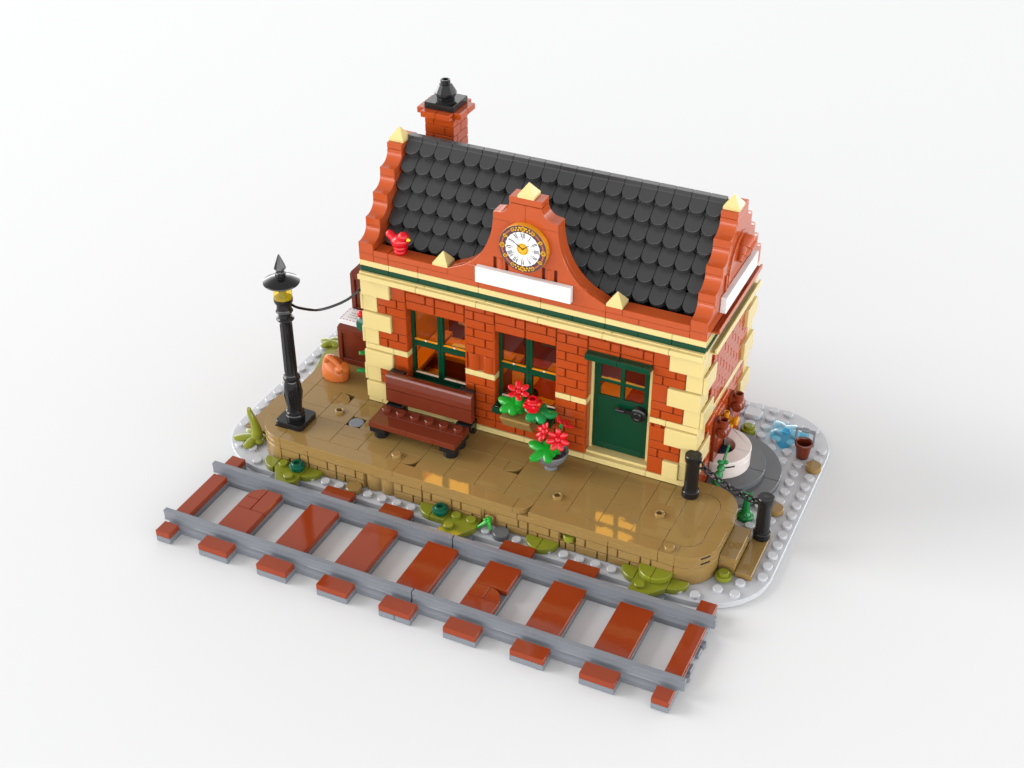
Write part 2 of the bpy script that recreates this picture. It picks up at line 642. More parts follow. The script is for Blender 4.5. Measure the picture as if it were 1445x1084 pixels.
cor.build_split('corner_bricks', 'tan', plat, lambda c: c.x < 15)
st = MB()                                   # plate course 1.6 - 2.0
for (cx, cy, a0) in ((3, 11, 180), (29, 11, 270), (29, 14, 0)):
    corner_piece(st, cx, cy, a0, a0+90, 1.605, 1.995)
xs = [3, 5, 13, 19.3, 25, 28, 29]
for i in range(len(xs)-1):
    st.box(xs[i]+0.01, xs[i+1]-0.01, 9.005, 10.5, 1.605, 1.995)
st.box(29.5, 30.99, 11.01, 13.99, 1.605, 1.995)
st.box(1.01, 2.5, 11.01, 21.99, 1.605, 1.995)
st.box(2.2, 29.3, 10.3, 15.98, 1.61, 1.99, 0.0)
st.box(2.2, 6, 15, 21.9, 1.612, 1.988, 0.0)
st.build('plate_course', 'tan', plat)
slots = MB()                                # the two dark mould slots in the rounded front corner
for zc in (1.86, 2.26):
    t = math.radians(-38)
    slots.T = Matrix.Translation((29+1.985*math.cos(t), 11+1.985*math.sin(t), zc)) @ Matrix.Rotation(t, 4, 'Z')
    slots.box(-0.06, 0.02, -0.3, 0.3, -0.055, 0.055, 0.0)
slots.build('mould_slot', 'ink', plat)
pt = MB()
def tile(a, b, c, e, z=2.4):
    pt.box(a+0.008, b-0.008, c+0.008, e-0.008, 2.003, z, 0.014)
for a, b in ((3, 11), (11, 19), (20, 28), (28, 29)):
    tile(a, b, 9, 10)
pt.prism([(19.008, 9.992)]+arc(19.008, 9.992, 0.985, 270, 360, 10), 2.003, 2.4, 'z', 0.014)   # quarter tile, gap beside it
cols = {2: [10, 13, 15], 4: [10, 12], 6: [10, 11, 12], 8: [10, 11, 13, 15], 12: [10, 12, 13, 15], 14: [10, 11, 13, 15],
        16: [10, 12], 18: [10, 11, 13, 15], 20: [12, 14, 15], 22: [10, 11, 13, 15], 24: [10, 12, 14, 15]}
for x, ys in cols.items():
    for a, b in zip(ys, ys[1:]):
        tile(x, x+2, a, b)
tile(2, 3, 9.99+0.02, 10.3) if False else None
tile(4, 6, 12, 14); tile(5, 6, 14, 15)
pt.prism([(4.008, 14.008)]+arc(4.008, 14.008, 0.985, 0, 90, 10), 2.003, 2.4, 'z', 0.014)
tile(7, 8, 12, 13); tile(6, 8, 13, 15); tile(6, 8, 15, 16) if False else None
tile(10, 11, 10, 11); tile(10, 12, 11, 13); tile(10, 12, 13, 15)
pt.prism([(11.008, 10.992)]+arc(11.008, 10.992, 0.985, 270, 360, 10), 2.003, 2.4, 'z', 0.014)
tile(16, 17, 12, 13); tile(16, 18, 13, 15)
pt.prism([(17.008, 12.992)]+arc(17.008, 12.992, 0.985, 270, 360, 10), 2.003, 2.4, 'z', 0.014)
tile(20, 22, 10, 12); tile(26, 28, 10, 11); tile(26, 28, 11, 13); tile(26, 27, 13, 15); tile(27, 28, 14, 15); tile(27, 28, 13, 14)
tile(2, 6, 15, 17); tile(2, 6, 17, 18); tile(2, 6, 18, 20); tile(2, 6, 20, 22); tile(1, 2, 11, 15); tile(1, 2, 15, 19); tile(1, 2, 19, 22)
pt.prism([(3, 10)]+[(2.2, 11)]+arc(3, 11, 1.99, 180, 270, 14), 2.003, 2.4, 'z', 0.014)
pt.prism([(2.99, 10.01), (2.99, 11), (2.21, 11)], 2.003, 2.4, 'z', 0.01)
inner = [(28.01, 10.01), (29, 10.01)]+arc(29, 11, 0.99, 270, 360, 8)+arc(29, 14, 0.99, 0, 90, 8)+[(28.01, 14.99)]
pt.prism(inner, 2.003, 2.4, 'z', 0.018)
def annulus(cx, cy, ri, ro, a0, a1):
    return arc(cx, cy, ro, a0, a1, 14)+arc(cx, cy, ri, a1, a0, 10)
pt.prism(annulus(29.005, 10.995, 1.008, 1.992, 270, 360), 2.003, 2.4, 'z', 0.014)
pt.prism(annulus(29.005, 14.005, 1.008, 1.992, 0, 90), 2.003, 2.4, 'z', 0.014)
tile(30, 31, 11, 14)
tile(27, 29, 15, 16); 
pt.stud(28.5, 9.5, 2.4); pt.stud(10.5, 10.5, 2.4)
for (x, y) in ((5, 13), (21, 11), (27, 12)):    # hollow jumper studs
    pt.ring(x, y, 2.39, 2.6, 0.3, 0.18, 22)
pt.build('paving_tiles', 'tan', plat)
mh = MB()
mh.cyl(6.5, 12.5, 2.0, 2.38, 0.49)
mh.build('round_cover', 'rail', plat)
hp = MB()
hp.cyl(22.5, 9.3, 1.02, 1.42, 0.36)
hp.build('drain_plug', 'lime', plat)

steps = thing('platform_steps', 'two glossy tan steps leading down from the right end of the platform', 'steps', (32, 12.5, 0.4))
m = MB(); m.box(31.01, 31.99, 11.01, 13.98, 1.205, 1.6); m.box(31.01, 31.98, 11.03, 13.96, 0.41, 1.195); m.build('upper_step', 'tan', steps)
m = MB(); m.box(32.01, 32.99, 10.95, 14.98, 0.41, 0.8); m.build('lower_step', 'tan', steps)
m = MB(); m.box(-0.99, 0.98, 11.01, 14.98, 0.41, 0.8)
m.box(-0.35, -0.15, 14.98, 15.2, 0.41, 0.78)
tag(m.build('side_step', 'tan'), 'low tan step slab at the left end of the platform behind the leafy sprout', 'step')

# ------------------------------------------------------------------ station building
hs = thing('station_building', 'red brick toy station house with cream corner stones, black scalloped roof and clock gable', 'building', (17, 20, 2.4))
FY = 15.06                                  # front wall face
QY = 14.88                                  # corner stones stand proud
# walls: bodies behind the facing bricks
wb = MB()
for a, b in ((6, 9), (13, 15), (19, 21), (25, 28)):
    wb.box(a+0.02, b-0.02, FY+0.22, 16, 2.45, 11.58, 0.0)
for a, b in ((9, 13), (15, 19)):
    wb.box(a-0.02, b+0.02, FY+0.22, 16, 2.45, 4.4, 0.0)
    wb.box(a-0.02, b+0.02, FY+0.22, 16, 10.0, 11.58, 0.0)
wb.box(20.98, 25.02, FY+0.22, 16, 10.0, 11.58, 0.0)
wb.box(27.0, 27.8, 16, 25, 2.0, 12.78, 0.0)
wb.box(6.15, 7, 16, 25, 2.0, 12.78, 0.0)
wb.box(6.15, 27.85, 24.3, 24.9, 10.6, 12.78, 0.0)
wb.box(6.15, 9, 24.3, 24.9, 0.4, 10.6, 0.0)
wb.box(25, 27.85, 24.3, 24.9, 0.4, 10.6, 0.0)
wb.box(27.0, 27.85, 15.3, 25, 0.41, 2.0, 0.0)
wb.build('wall_core', 'brick', hs)

br = MB()
A, B, C_, D_, E_, F_, G_ = 2.8, 4.0, 5.2, 6.8, 8.0, 9.2, 10.4
# left pier x 6..9
for z in (B, D_, F_):
    masonry(br, 7, 9, FY, z, 2, 0.13, 0.6, 0)
for z in (A, C_, E_, G_):
    br.box(8.012, 8.988, FY, FY+0.3, z+0.012, z+1.188)
# piers
for x in (13, 19):
    for z in (A, B, C_, E_, F_, G_):
        masonry(br, x, x+2, FY, z, 2, 0.13, 0.6, 0)
masonry(br, 19, 21, FY, D_, 2, 0.13, 0.6, 0)
for cx in (13.5, 14.5):                     # round column bricks in the middle pier
    br.lathe([(0.47, D_+0.01), (0.49, D_+0.03), (0.49, D_+1.17), (0.47, D_+1.19)], (cx, FY+0.46, 0), 'z', 32)
# right pier x 25..28
for z in (B, D_, F_):
    masonry(br, 25, 27, FY, z, 2, 0.13, 0.6, 0)
for z in (A, E_, G_):
    br.box(25.012, 25.988, FY, FY+0.3, z+0.012, z+1.188)
br.box(25.012, 25.988, FY, FY+0.3, C_+0.012, C_+0.95)
br.box(25.3, 25.7, FY+0.04, FY+0.3, C_+0.95, C_+1.13)
br.box(25.012, 25.988, FY+0.2, FY+0.4, C_+0.9, C_+1.19, 0.0)
# window and door lintels, rows under the windows
for x in (9, 11, 15, 17, 21, 23):
    masonry(br, x, x+2, FY, 10.0, 2, 0.13, 0.6, 0, plain_low=True)
    br.box(x+0.012, x+0.95, FY, FY+0.3, 11.212, 11.59)
    br.box(x+1.03, x+1.988, FY, FY+0.3, 11.212, 11.59)
for x in (9, 11, 15, 17):
    masonry(br, x, x+2, FY, 2.8, 2, 0.13, 0.6, 1)
    br.box(x+0.012, x+1.988, FY, FY+0.3, 4.012, 4.39)
# reveals of the openings
for x in (8.86, 12.99, 14.87, 18.99, 20.87, 24.99):
    for k in range(6):
        z = 2.8+k*1.2+(0.4 if k >= 3 else 0)
        br.box(x+0.016, x+0.134, FY+0.02, 15.98, z+0.016, z+1.184, 0.02)
br.build('front_brickwork', 'brick', hs)

# right wall brickwork (x = 28), running bond
rb = MB()
XR = 28.0
for z0, rows in ((2.8, 6), (6.8, 8)):
    for c in range(rows):
        z = z0+c*0.6
        y = 17.0-(0.7 if c % 2 else 0.0)
        while y < 23.4:
            a, b = max(y, 16.0), min(y+1.4, 24.0)
            if b-a > 0.1:
                rb.box(XR-0.2, XR, a+0.045, b-0.045, z+0.026, z+0.574, 0.03)
            y += 1.4
rb.box(XR-0.4, XR-0.14, 16, 24, 2.45, 11.58, 0.0)
rb.box(XR-0.3, XR-0.01, 15.5, 24.5, 0.42, 2.78, 0.02)
for c in range(14):                        # the left wall gets the same bond
    z = 2.8+c*0.6+(0.4 if c >= 6 else 0)
    y = 16.0-(0.7 if c % 2 else 0.0)
    while y < 23.4:
        a, b = max(y, 16.0), min(y+1.4, 24.0)
        if b-a > 0.1:
            rb.box(6.0, 6.12, a+0.024, b-0.024, z+0.024, z+0.576, 0.03)
        y += 1.4
rb.box(6.06, 6.3, 16, 24, 2.45, 11.58, 0.0)
rb.build_split('side_brickwork', 'brick', hs, lambda c: c.x < 17)

cr = MB()                                   # cream corner stones
for z in (A, C_, E_, G_):
    cr.box(6.0, 7.988, QY, FY+0.3, z+0.012, z+1.188)
    if z == A:
        cr.box(26.012, 26.988, QY, FY+0.3, z+0.012, z+1.188)
        cr.box(27.0, 28.0, FY, FY+0.4, z+0.012, z+1.188)
    else:
        cr.box(26.012, 28.0, QY, FY+0.3, z+0.012, z+1.188)
    for yy in (15.3, 23.9):
        cr.box(27.6, 28.0, yy, yy+1.1, z+0.012, z+1.188)
        cr.box(6.0, 6.4, yy, yy+1.1, z+0.012, z+1.188)
for z in (B, D_, F_):
    cr.box(6.0, 6.985, FY, FY+0.4, z+0.012, z+1.188)
    cr.box(27.012, 28.0, FY, FY+0.4, z+0.012, z+1.188)
    cr.box(28.012, 28.2, FY+0.02, 17.0, z+0.012, z+1.188)
    cr.box(27.7, 28.2, 23.0, 24.95, z+0.012, z+1.188)
    cr.box(5.8, 5.99, FY+0.02, 17.0, z+0.012, z+1.188)
    cr.box(5.8, 6.3, 23.0, 24.95, z+0.012, z+1.188)
    cr.box(27.6, 28.0, 15.3, 16.0, z+0.012, z+1.188, 0.0)
cr.box(27.02, 28.0, FY, FY+0.4, 2.42, 2.8)
cr.build_split('corner_stones', 'cream', hs, lambda c: (c.x < 17, c.y < 20))

cb = MB()                                   # cream plinth, sill course, cornice
xs = [6.0, 7, 13, 17, 20.95, 24.98, 28.0]
for i in range(len(xs)-1):
    cb.box(xs[i]+0.006, xs[i+1]-0.006, FY-0.05, FY+0.3, 2.405, 2.79)
for a, b in ((6.0, 8), (8, 9), (13, 15), (19, 20), (20, 21), (25, 26), (26, 28.0)):
    cb.box(a+0.008, b-0.008, FY-0.01, FY+0.4, 6.41, 6.79)
for x in (8.86, 12.99, 14.87, 18.99, 20.87, 24.99):
    cb.box(x+0.005, x+0.135, FY+0.01, 15.98, 6.41, 6.79, 0.02)
cb.box(27.7, 28.02, 15.4, 24.6, 6.41, 6.79)
cb.box(5.98, 6.3, 15.4, 24.6, 6.41, 6.79)
pl_ = MB()
keep = []
for q in cb.parts:
    c = sum(cb.v[q[0]:q[0]+q[1]], Vector((0, 0, 0)))/q[1]
    if c.z < 4:
        pl_.add(cb.v[q[0]:q[0]+q[1]], [[i-q[0] for i in e] for e in cb.f[q[2]:q[2]+q[3]]])
    else:
        keep.append(q)
cb.parts = keep
pl_.build('plinth', 'cream', hs)
cb.build_split('string_course', 'cream', hs, lambda c: (c.x > 10)+(c.x > 17)+(c.x > 23))
co = MB()
xs = [6.0, 10, 14, 18, 22, 26, 28.0]
for i in range(len(xs)-1):
    co.box(xs[i]+0.008, xs[i+1]-0.008, 14.6, 15.3, 11.61, 11.95)
    co.box(xs[i]+0.508 if i else xs[i]+0.008, min(xs[i+1]+0.492, 28.0), 14.84, 15.3, 11.95, 12.03, 0.02)
co.box(27.7, 28.45, 15.75, 24.3, 11.61, 11.70)
co.box(28.30, 28.45, 15.75, 24.3, 11.70, 11.98)
co.box(27.5, 28.05, 15.0, 24.9, 11.61, 11.99)
co.box(5.55, 6.3, 15.75, 24.3, 11.61, 11.98)
xs = [6.0, 8, 10, 14, 18, 22, 26, 28.0]
for i in range(len(xs)-1):
    co.box(xs[i]+0.006, xs[i+1]-0.006, 15.0, 15.5, 12.41, 12.79)
co.box(27.5, 28.0, 15.3, 24.98, 12.41, 12.79)
co.box(6.0, 6.5, 15.3, 24.98, 12.41, 12.79)
co.build('cornice', 'cream', hs)
gb_ = MB()
xs = [6.0, 8, 10, 12, 16, 20, 22, 24, 26, 28.0]
for i in range(len(xs)-1):
    gb_.box(xs[i]+0.006, xs[i+1]-0.006, 15.0, 15.5, 12.04, 12.395)
gb_.box(27.5, 28.0, 15.3, 24.98, 12.01, 12.395)
gb_.box(6.0, 6.5, 15.3, 24.98, 12.01, 12.395)
gb_.build('green_band', 'green', hs)

# windows
def window(x):
    y0 = 15.66
    fr = MB()
    for (a, b, zl, zh) in ((x, x+2, 4.82, 7.3), (x+2, x+4, 4.82, 7.3), (x, x+2, 7.3, 10.0), (x+2, x+4, 7.3, 10.0)):
        t = 0.2
        fr.box(a+0.004, a+t, y0, 15.95, zl, zh, 0.02)
        fr.box(b-t, b-0.004, y0, 15.95, zl, zh, 0.02)
        fr.box(a+0.01, b-0.01, y0+0.003, 15.95, zl+0.004, zl+t+0.08, 0.02)
        fr.box(a+0.01, b-0.01, y0+0.003, 15.95, zh-t, zh-0.004, 0.02)
    w = fr.build('window', 'green', hs)
    for (a, zl, zh) in ((x, 4.82, 7.3), (x+2, 4.82, 7.3), (x, 7.3, 10.0), (x+2, 7.3, 10.0)):
        g = MB()
        g.box(a+0.16, a+1.84, 15.80, 15.83, zl+0.2, zh-0.15, 0.0)
        g.build('pane', 'glass', w)
        g = MB()
        g.box(a+0.2, a+1.8, 15.64, 15.80, zl+0.255, zl+0.30, 0.01)
        g.build('ledge_glint', 'amber' if zl > 6 else 'pinkwhite', w)  # strip colour paints the bright line refracted in the clear ledge
        g = MB()
        g.blob((a+1.0, 15.64, zl+0.31), (0.07, 0.05, 0.06), 10, 8)
        g.build('glint_knob', 'pinkwhite', w)  # off-white knob paints the glint at the foot of the pane
    s = MB()
    s.box(x+0.01, x+3.99, 14.56 if x > 12 else 14.66, 15.95, 4.41, 4.8)
    s.build('sill', 'green', w)
    return w
window(9)
window(15)

# door
dr = MB()
dy = 15.86
dr.box(21.16, 24.66, dy, dy+0.22, 3.0, 6.84)            # lower leaf
for a, b in ((21.16, 21.55), (22.8, 23.08), (24.3, 24.66)):
    dr.box(a, b, dy+0.003, dy+0.217, 6.8, 9.8)
for a, b in ((6.72, 6.86), (7.84, 8.08), (9.06, 9.8)):
    dr.box(21.2, 24.62, dy+0.006, dy+0.214, a, b)
# raised rails round the sunk panel
dr.box(21.18, 21.42, dy-0.05, dy+0.02, 3.02, 6.5)
dr.box(24.4, 24.64, dy-0.05, dy+0.02, 3.02, 6.5)
dr.box(21.42, 24.4, dy-0.047, dy+0.02, 3.02, 3.42)
dr.box(21.42, 24.4, dy-0.047, dy+0.02, 6.1, 6.7)
door = dr.build('door', 'green', hs)
for a, b in ((21.53, 22.82), (23.06, 24.32)):
    for c, e in ((6.85, 7.86), (8.06, 9.08)):
        m = MB(); m.box(a, b, dy+0.1, dy+0.12, c, e, 0.0); m.build('pane', 'glass', door)
m = MB()                                                 # tap-like black handle: ring boss and bar
m.lathe([(0.16, 15.36), (0.22, 15.33), (0.27, 15.36), (0.27, 15.42), (0.42, 15.44), (0.47, 15.48), (0.47, 15.82)], (24.12, 0, 6.3), 'y', 26)
m.lathe([(0.0, 15.40), (0.16, 15.40), (0.16, 15.35)], (24.12, 0, 6.3), 'y', 20)
m.box(23.2, 23.75, 15.5, 15.68, 6.19, 6.42, 0.03)
m.tube([(23.25, 15.56, 6.31), (22.72, 15.5, 6.36)], 0.14, 12)
m.build('handle', 'black', door)
m = MB()
m.box(21.0, 21.17, 15.74, 15.99, 2.8, 10.0, 0.02)
m.box(24.65, 24.99, 15.74, 15.99, 2.8, 10.0, 0.02)
m.box(21.0, 24.99, 15.3, 15.99, 2.79, 2.98, 0.02)
m.build('door_frame', 'cream', hs)
m = MB()
for a, b in ((21.0, 23.0), (23.0, 25.0)):
    m.box(a+0.006, b-0.006, 14.5, 15.7, 10.02, 10.4)
m.build('door_canopy', 'green', hs)

# red parapet ledge
lg = MB()
xs = [7.0, 8, 10, 14, 18, 22, 24, 27.0]
for i in range(len(xs)-1):
    lg.box(xs[i]+0.006, xs[i+1]-0.006, 15.0, 16.0, 12.81, 13.195)
for a, b in ((7, 8), (8, 12), (22, 23), (23, 27)):
    lg.box(a+0.006, b-0.006, 15.0, 16.0, 13.205, 13.6)
lg.build('parapet', 'terracotta', hs)

# centre gable
def cove(p0, p1, n=8):
    """concave quarter: leaves p0 level, reaches p1 upright"""
    (x0, z0), (x1, z1) = p0, p1
    return [(x0+(x1-x0)*math.sin(t), z0+(z1-z0)*(1-math.cos(t))) for t in [math.pi/2*i/n for i in range(n+1)]]
half = [(0.0, 13.62), (0.48, 13.84), (1.05, 14.10), (1.59, 14.48), (1.95, 14.86), (2.31, 15.33), (2.58, 15.85), (2.82, 16.49), (2.95, 17.1), (3.0, 17.58)]
left = [(12+a, z) for a, z in half]
left += [(15.0, 18.0), (15.2, 18.03)]+[(15.2+0.8*math.sin(t), 18.03+0.75*(1-math.cos(t))) for t in [math.pi/2*i/7 for i in range(1, 8)]]
right = [(34-x, z) for x, z in left[::-1]]
cg = MB()
up = [p for p in left if p[1] > 14.3]
zc = 14.3
cg.prism([(12, 13.205)]+left+right+[(22, 13.205)], 15.3, 16.0, 'y', 0.03)
low = [p for p in left if p[1] <= 14.2]
cg.prism([(12, 13.205)]+low+[(13.18, 14.22), (20.82, 14.22)]+[(34-x, z) for x, z in low[::-1]]+[(22, 13.205)], 15.3, 15.0, 'y', 0.02, both=False)
def slot(a, b):
    return [(a, 14.225), (a, 15.12), (b, 15.12), (b, 14.225)]
topl = [(13.19, 14.225), (13.3, 14.28)]+[p for p in left if p[1] > 14.3]
topr = [(34-x, z) for x, z in topl[::-1]]
poly = topl+topr
bottom = []
for a, b in ((19.0, 18.8), (18.25, 18.05), (15.95, 15.75), (15.2, 15.0)):
    bottom += [(a, 14.225), (a, 15.12), (b, 15.12), (b, 14.225)]
cg.prism(poly+bottom, 15.3, 15.0, 'y', 0.02, both=False)
cg.box(16.0, 18.0, 15.0, 16.0, 18.81, 19.2)
for a, b in ((15.35, 15.6), (18.4, 18.65)):
    cg.lathe([(0.2, 14.23), (0.2, 15.1)], ((a+b)/2, 15.12, 0), 'z', 16)
cgo = cg.build('clock_gable', 'terracotta', hs)
sm = MB()                                   # seams between the gable bricks; slots get dark backs painted as shade
for a, b in ((15.0, 15.2), (15.75, 15.95), (18.05, 18.25), (18.8, 19.0)):
    sm.box(a+0.012, b-0.012, 15.16, 15.32, 14.3, 15.1, 0.0)
sm.box(16.99, 17.01, 14.994, 15.05, 17.7, 18.8, 0.0)
for a, b in ((15.02, 16.0), (18.0, 18.98)):
    sm.box(a, b, 14.994, 15.05, 17.57, 17.59, 0.0)
sm.box(15.99, 16.005, 14.994, 15.05, 17.35, 17.58, 0.0)
sm.box(13.99, 14.005, 14.994, 15.05, 13.22, 13.45, 0.0)
sm.box(19.99, 20.005, 14.994, 15.05, 13.22, 13.45, 0.0)
sm.build_split('seam_or_slot_shade', plastic('gable_seam_and_shade', (0.12, 0.015, 0.005), 0.4), cgo, lambda c: (round(c.x, 1), round(c.z, 1)))
sg = MB()
sg.box(14.0, 20.0, 14.6, 14.99, 13.4, 14.42, 0.03)
tag(sg.build('name_sign', 'white', hs), 'blank white name board under the clock')
sg = MB()
sg.box(28.01, 28.38, 17.0, 23.0, 13.6, 14.6, 0.03)
tag(sg.build('name_sign', 'white', hs), 'blank white name board on the right end gable')

# pyramid finials
def finial(cx, cy, z):
    m = MB()
    h = 0.49
    vs = [(cx+sx*(h-q), cy+sy*(h-q), z+zz) for (q, zz) in ((0.0, 0.005), (0.0, 0.16), (0.03, 0.20)) for sx, sy in ((-1, -1), (1, -1), (1, 1), (-1, 1))]
    vs += [(cx+sx*0.02, cy+sy*0.02, z+0.80) for sx, sy in ((-1, -1), (1, -1), (1, 1), (-1, 1))]
    fs = [(3, 2, 1, 0), (12, 13, 14, 15)]
    for k in range(3):
        for i in range(4):
            j = (i+1) % 4
            fs.append((k*4+i, k*4+j, (k+1)*4+j, (k+1)*4+i))
    m.add(vs, fs)
    m.build('finial', 'cream', hs)
for (x, y, z) in ((11.5, 15.5, 13.6), (22.5, 15.5, 13.6), (17.0, 15.5, 19.2), (6.5, 19.75, 18.8), (27.5, 19.75, 18.8)):
    finial(x, y, z)

# end gables with coved steps
gp = [(15.0, 12.81), (15.0, 14.0)]
for k in range(4):
    z = 14.0+1.2*k
    gp += [(15.16+k, z+0.01)]+[(15.16+k+0.84*math.sin(t), z+0.01+0.68*(1-math.cos(t))) for t in [math.pi/2*i/7 for i in range(1, 8)]]
    gp += [(16.0+k, z+1.2)]
gp = gp[:-2]+[(19.0, 18.4)]
gpb = [(40-y, z) for y, z in gp[::-1]]
for xa, xb in ((6.0, 7.0), (27.0, 28.0)):
    m = MB()
    m.prism(gp+gpb, xa, xb, 'x', 0.03)
    m.box(xa, xb, 19.0, 21.0, 18.41, 18.8)
    ga = m.build('end_gable', 'terracotta', hs)
    s = MB()
    for k in range(4):                       # course joints on the coping
        s.box(xa+0.02, xb-0.02, 14.994+k, 15.02+k, 13.3+1.2*k+(0.2 if k else 0.0), 13.32+1.2*k+(0.2 if k else 0.0), 0.0)
    s.build_split('seam_or_slot_shade', bpy.data.materials['gable_seam_and_shade'], ga, lambda c: round(c.z, 1))
rs = MB()                                   # right gable dressing
rs.box(28.0, 28.42, 16.0, 24.2, 12.81, 12.95)
rs.box(28.3, 28.42, 16.0, 24.2, 12.95, 13.1)
rs.build('gable_ledge', 'terracotta', hs)
rs = MB()
rs.box(28.0, 28.1, 17.6, 17.8, 14.6, 15.6)
rs.box(28.0, 28.1, 22.2, 22.4, 14.6, 15.6)
pts = [(20+1.75*math.cos(t), 14.8+2.1*math.sin(t)) for t in [math.pi*i/20 for i in range(21)]]
for i in range(20):
    (a, za), (b, zb) = pts[i], pts[i+1]
    k = 1.16
    q = [(a, za), (b, zb), (20+(b-20)*k, 14.8+(zb-14.8)*k), (20+(a-20)*k, 14.8+(za-14.8)*k)]
    rs.prism(q, 27.95, 28.1, 'x', 0.01)
rs.build('arch_moulding', 'terracotta', hs)
rs = MB()
ax = Vector((0, -0.72, -0.70)).normalized()
rs.T = Matrix.Translation((28.14, 20.75, 16.5)) @ ax.to_track_quat('Z', 'X').to_matrix().to_4x4()
rs.lathe([(0.44, -0.2), (0.60, -0.1), (0.63, 0.05), (0.63, 0.15), (0.52, 0.6), (0.44, 0.62), (0.42, 0.66), (0.33, 1.05), (0.26, 1.07), (0.25, 1.11), (0.18, 1.42), (0.0, 1.43)], (0, 0, 0), 'z', 30)
tag(rs.build('gable_ornament', 'terracotta', hs), 'tapered ribbed terracotta ornament above the side board')

# roof
rf = MB()
sl = Vector((0, -0.5465, -0.8375))           # down the front slope, (y, z) run
pn = Vector((0, -0.8375, 0.5465))
def roof_side(sign):
    top = Vector((0, 19.97, 18.95))
    def fl(p):
        return (p[0], p[1] if sign > 0 else 40-p[1], p[2])
    # boards under the tiles
    e = top+sl*6.9
    prof = [(top.y+0.02, top.z-0.25), (e.y+0.45, e.z-0.25), (e.y+0.45, e.z-0.6), (top.y+0.02, top.z-0.7)]
    prof = [(p[0] if sign > 0 else 40-p[0], p[1]) for p in prof]
    rf.prism(prof, 7.0, 27.0, 'x', 0.0)
    n = 12
    for row in range(6):
        for c in range(20):
            x0 = 7+c
            tip = Vector((0, 19.13-0.597*row, 18.22-0.915*row))
            # every tile lies a little flatter than the roof so its round end stands off the next row
            dd = Vector((0, -0.84, -0.54)).normalized()
            nn = Vector((0, -0.54, 0.84)).normalized()
            jit = random.uniform(-0.008, 0.008)
            def P(a, b, h):                   # a across, b up from the tip, h off the face
                q = tip-dd*b+nn*(h+jit+0.12)
                return fl((x0+0.5+a, q.y, q.z))
            out = [(-0.485, 1.2), (-0.485, 0.485)]+[(0.485*math.cos(t), 0.485+0.485*math.sin(t)) for t in [math.pi+math.pi*i/n for i in range(1, n)]]+[(0.485, 0.485), (0.485, 1.2)]
            k = len(out)
            vs = []
            for (s, h) in ((1.0, -0.46), (1.0, -0.012), (0.982, 0.0)):
                vs += [P(a*s, 0.7+(b-0.7)*s, h) for a, b in out]
            fs = [list(range(k)), [2*k+i for i in range(k)]]
            for q in range(2):
                for i in range(k):
                    j = (i+1) % k
                    fs.append([q*k+i, q*k+j, (q+1)*k+j, (q+1)*k+i])
            rf.add(vs, fs)
roof_side(1)
roof_side(-1)
for c in range(20):                          # ridge tiles
    rf.box(7+c+0.012, 8+c-0.012, 19.86, 20.3, 18.5, 19.1, 0.02)
rf.build('roof', 'slate', hs)
m = MB()
m.box(7.0, 27.0, 16.0, 24.0, 12.2, 12.6, 0.0)
m.build('ceiling', 'amber', hs)
m = MB()                                     # dark gutter strip behind the parapet
m.box(7.0, 27.0, 15.99, 17.0, 12.62, 13.3, 0.0)
m.build('gutter', 'black', hs)

# chimney on the rear slope
ch = MB()
for c in range(9):
    z = 14.2+c*0.6
    for (a, b) in (((7, 8.38), (8.38, 9)) if c % 2 else ((7, 7.62), (7.62, 9))):
        ch.box(a+0.02, b-0.02, 22.0, 22.2, z+0.02, z+0.58, 0.03)
    for (a, b) in (((22.02, 23.0), (23.0, 23.98)) if c % 2 else ((22.02, 22.5), (22.5, 23.98))):
        ch.box(8.85, 8.99, a+0.015, b-0.015, z+0.02, z+0.58, 0.03)
        ch.box(7.01, 7.2, a+0.015, b-0.015, z+0.02, z+0.58, 0.03)
ch.box(7.1, 8.9, 22.06, 23.95, 14.0, 19.6, 0.0)
ch.box(7.0, 9.0, 21.9, 24.1, 19.42, 19.6, 0.03)
ch.box(6.9, 9.1, 22.0, 24.0, 19.42, 19.6, 0.03)
for a, b in ((7.0, 8.0), (8.0, 9.0)):
    ch.box(a+0.006, b-0.006, 21.5, 22.0, 19.61, 20.0)
    ch.box(a+0.006, b-0.006, 24.0, 24.5, 19.61, 20.0)
for a, b in ((22.0, 23.0), (23.0, 24.0)):
    ch.box(9.0, 9.5, a+0.006, b-0.006, 19.61, 20.0)
    ch.box(6.5, 7.0, a+0.006, b-0.006, 19.61, 20.0)
ch.box(7.0, 9.0, 22.0, 24.0, 19.6, 19.99, 0.0)
cho = ch.build('chimney', 'brick', hs)
m = MB()
m.box(7.01, 8.99, 22.01, 23.99, 20.0, 20.4)
m.build('cap_plate', 'black', cho)
m = MB()
m.lathe([(0.55, 20.41), (0.56, 20.60), (0.68, 20.72), (0.68, 20.86), (0.40, 21.36), (0.31, 21.38), (0.31, 21.62), (0.285, 21.65), (0.19, 21.65), (0.18, 21.45), (0.0, 21.45)], (8, 23, 0), 'z', 12)
m.build('chimney_pot', 'black', cho, smooth=20)

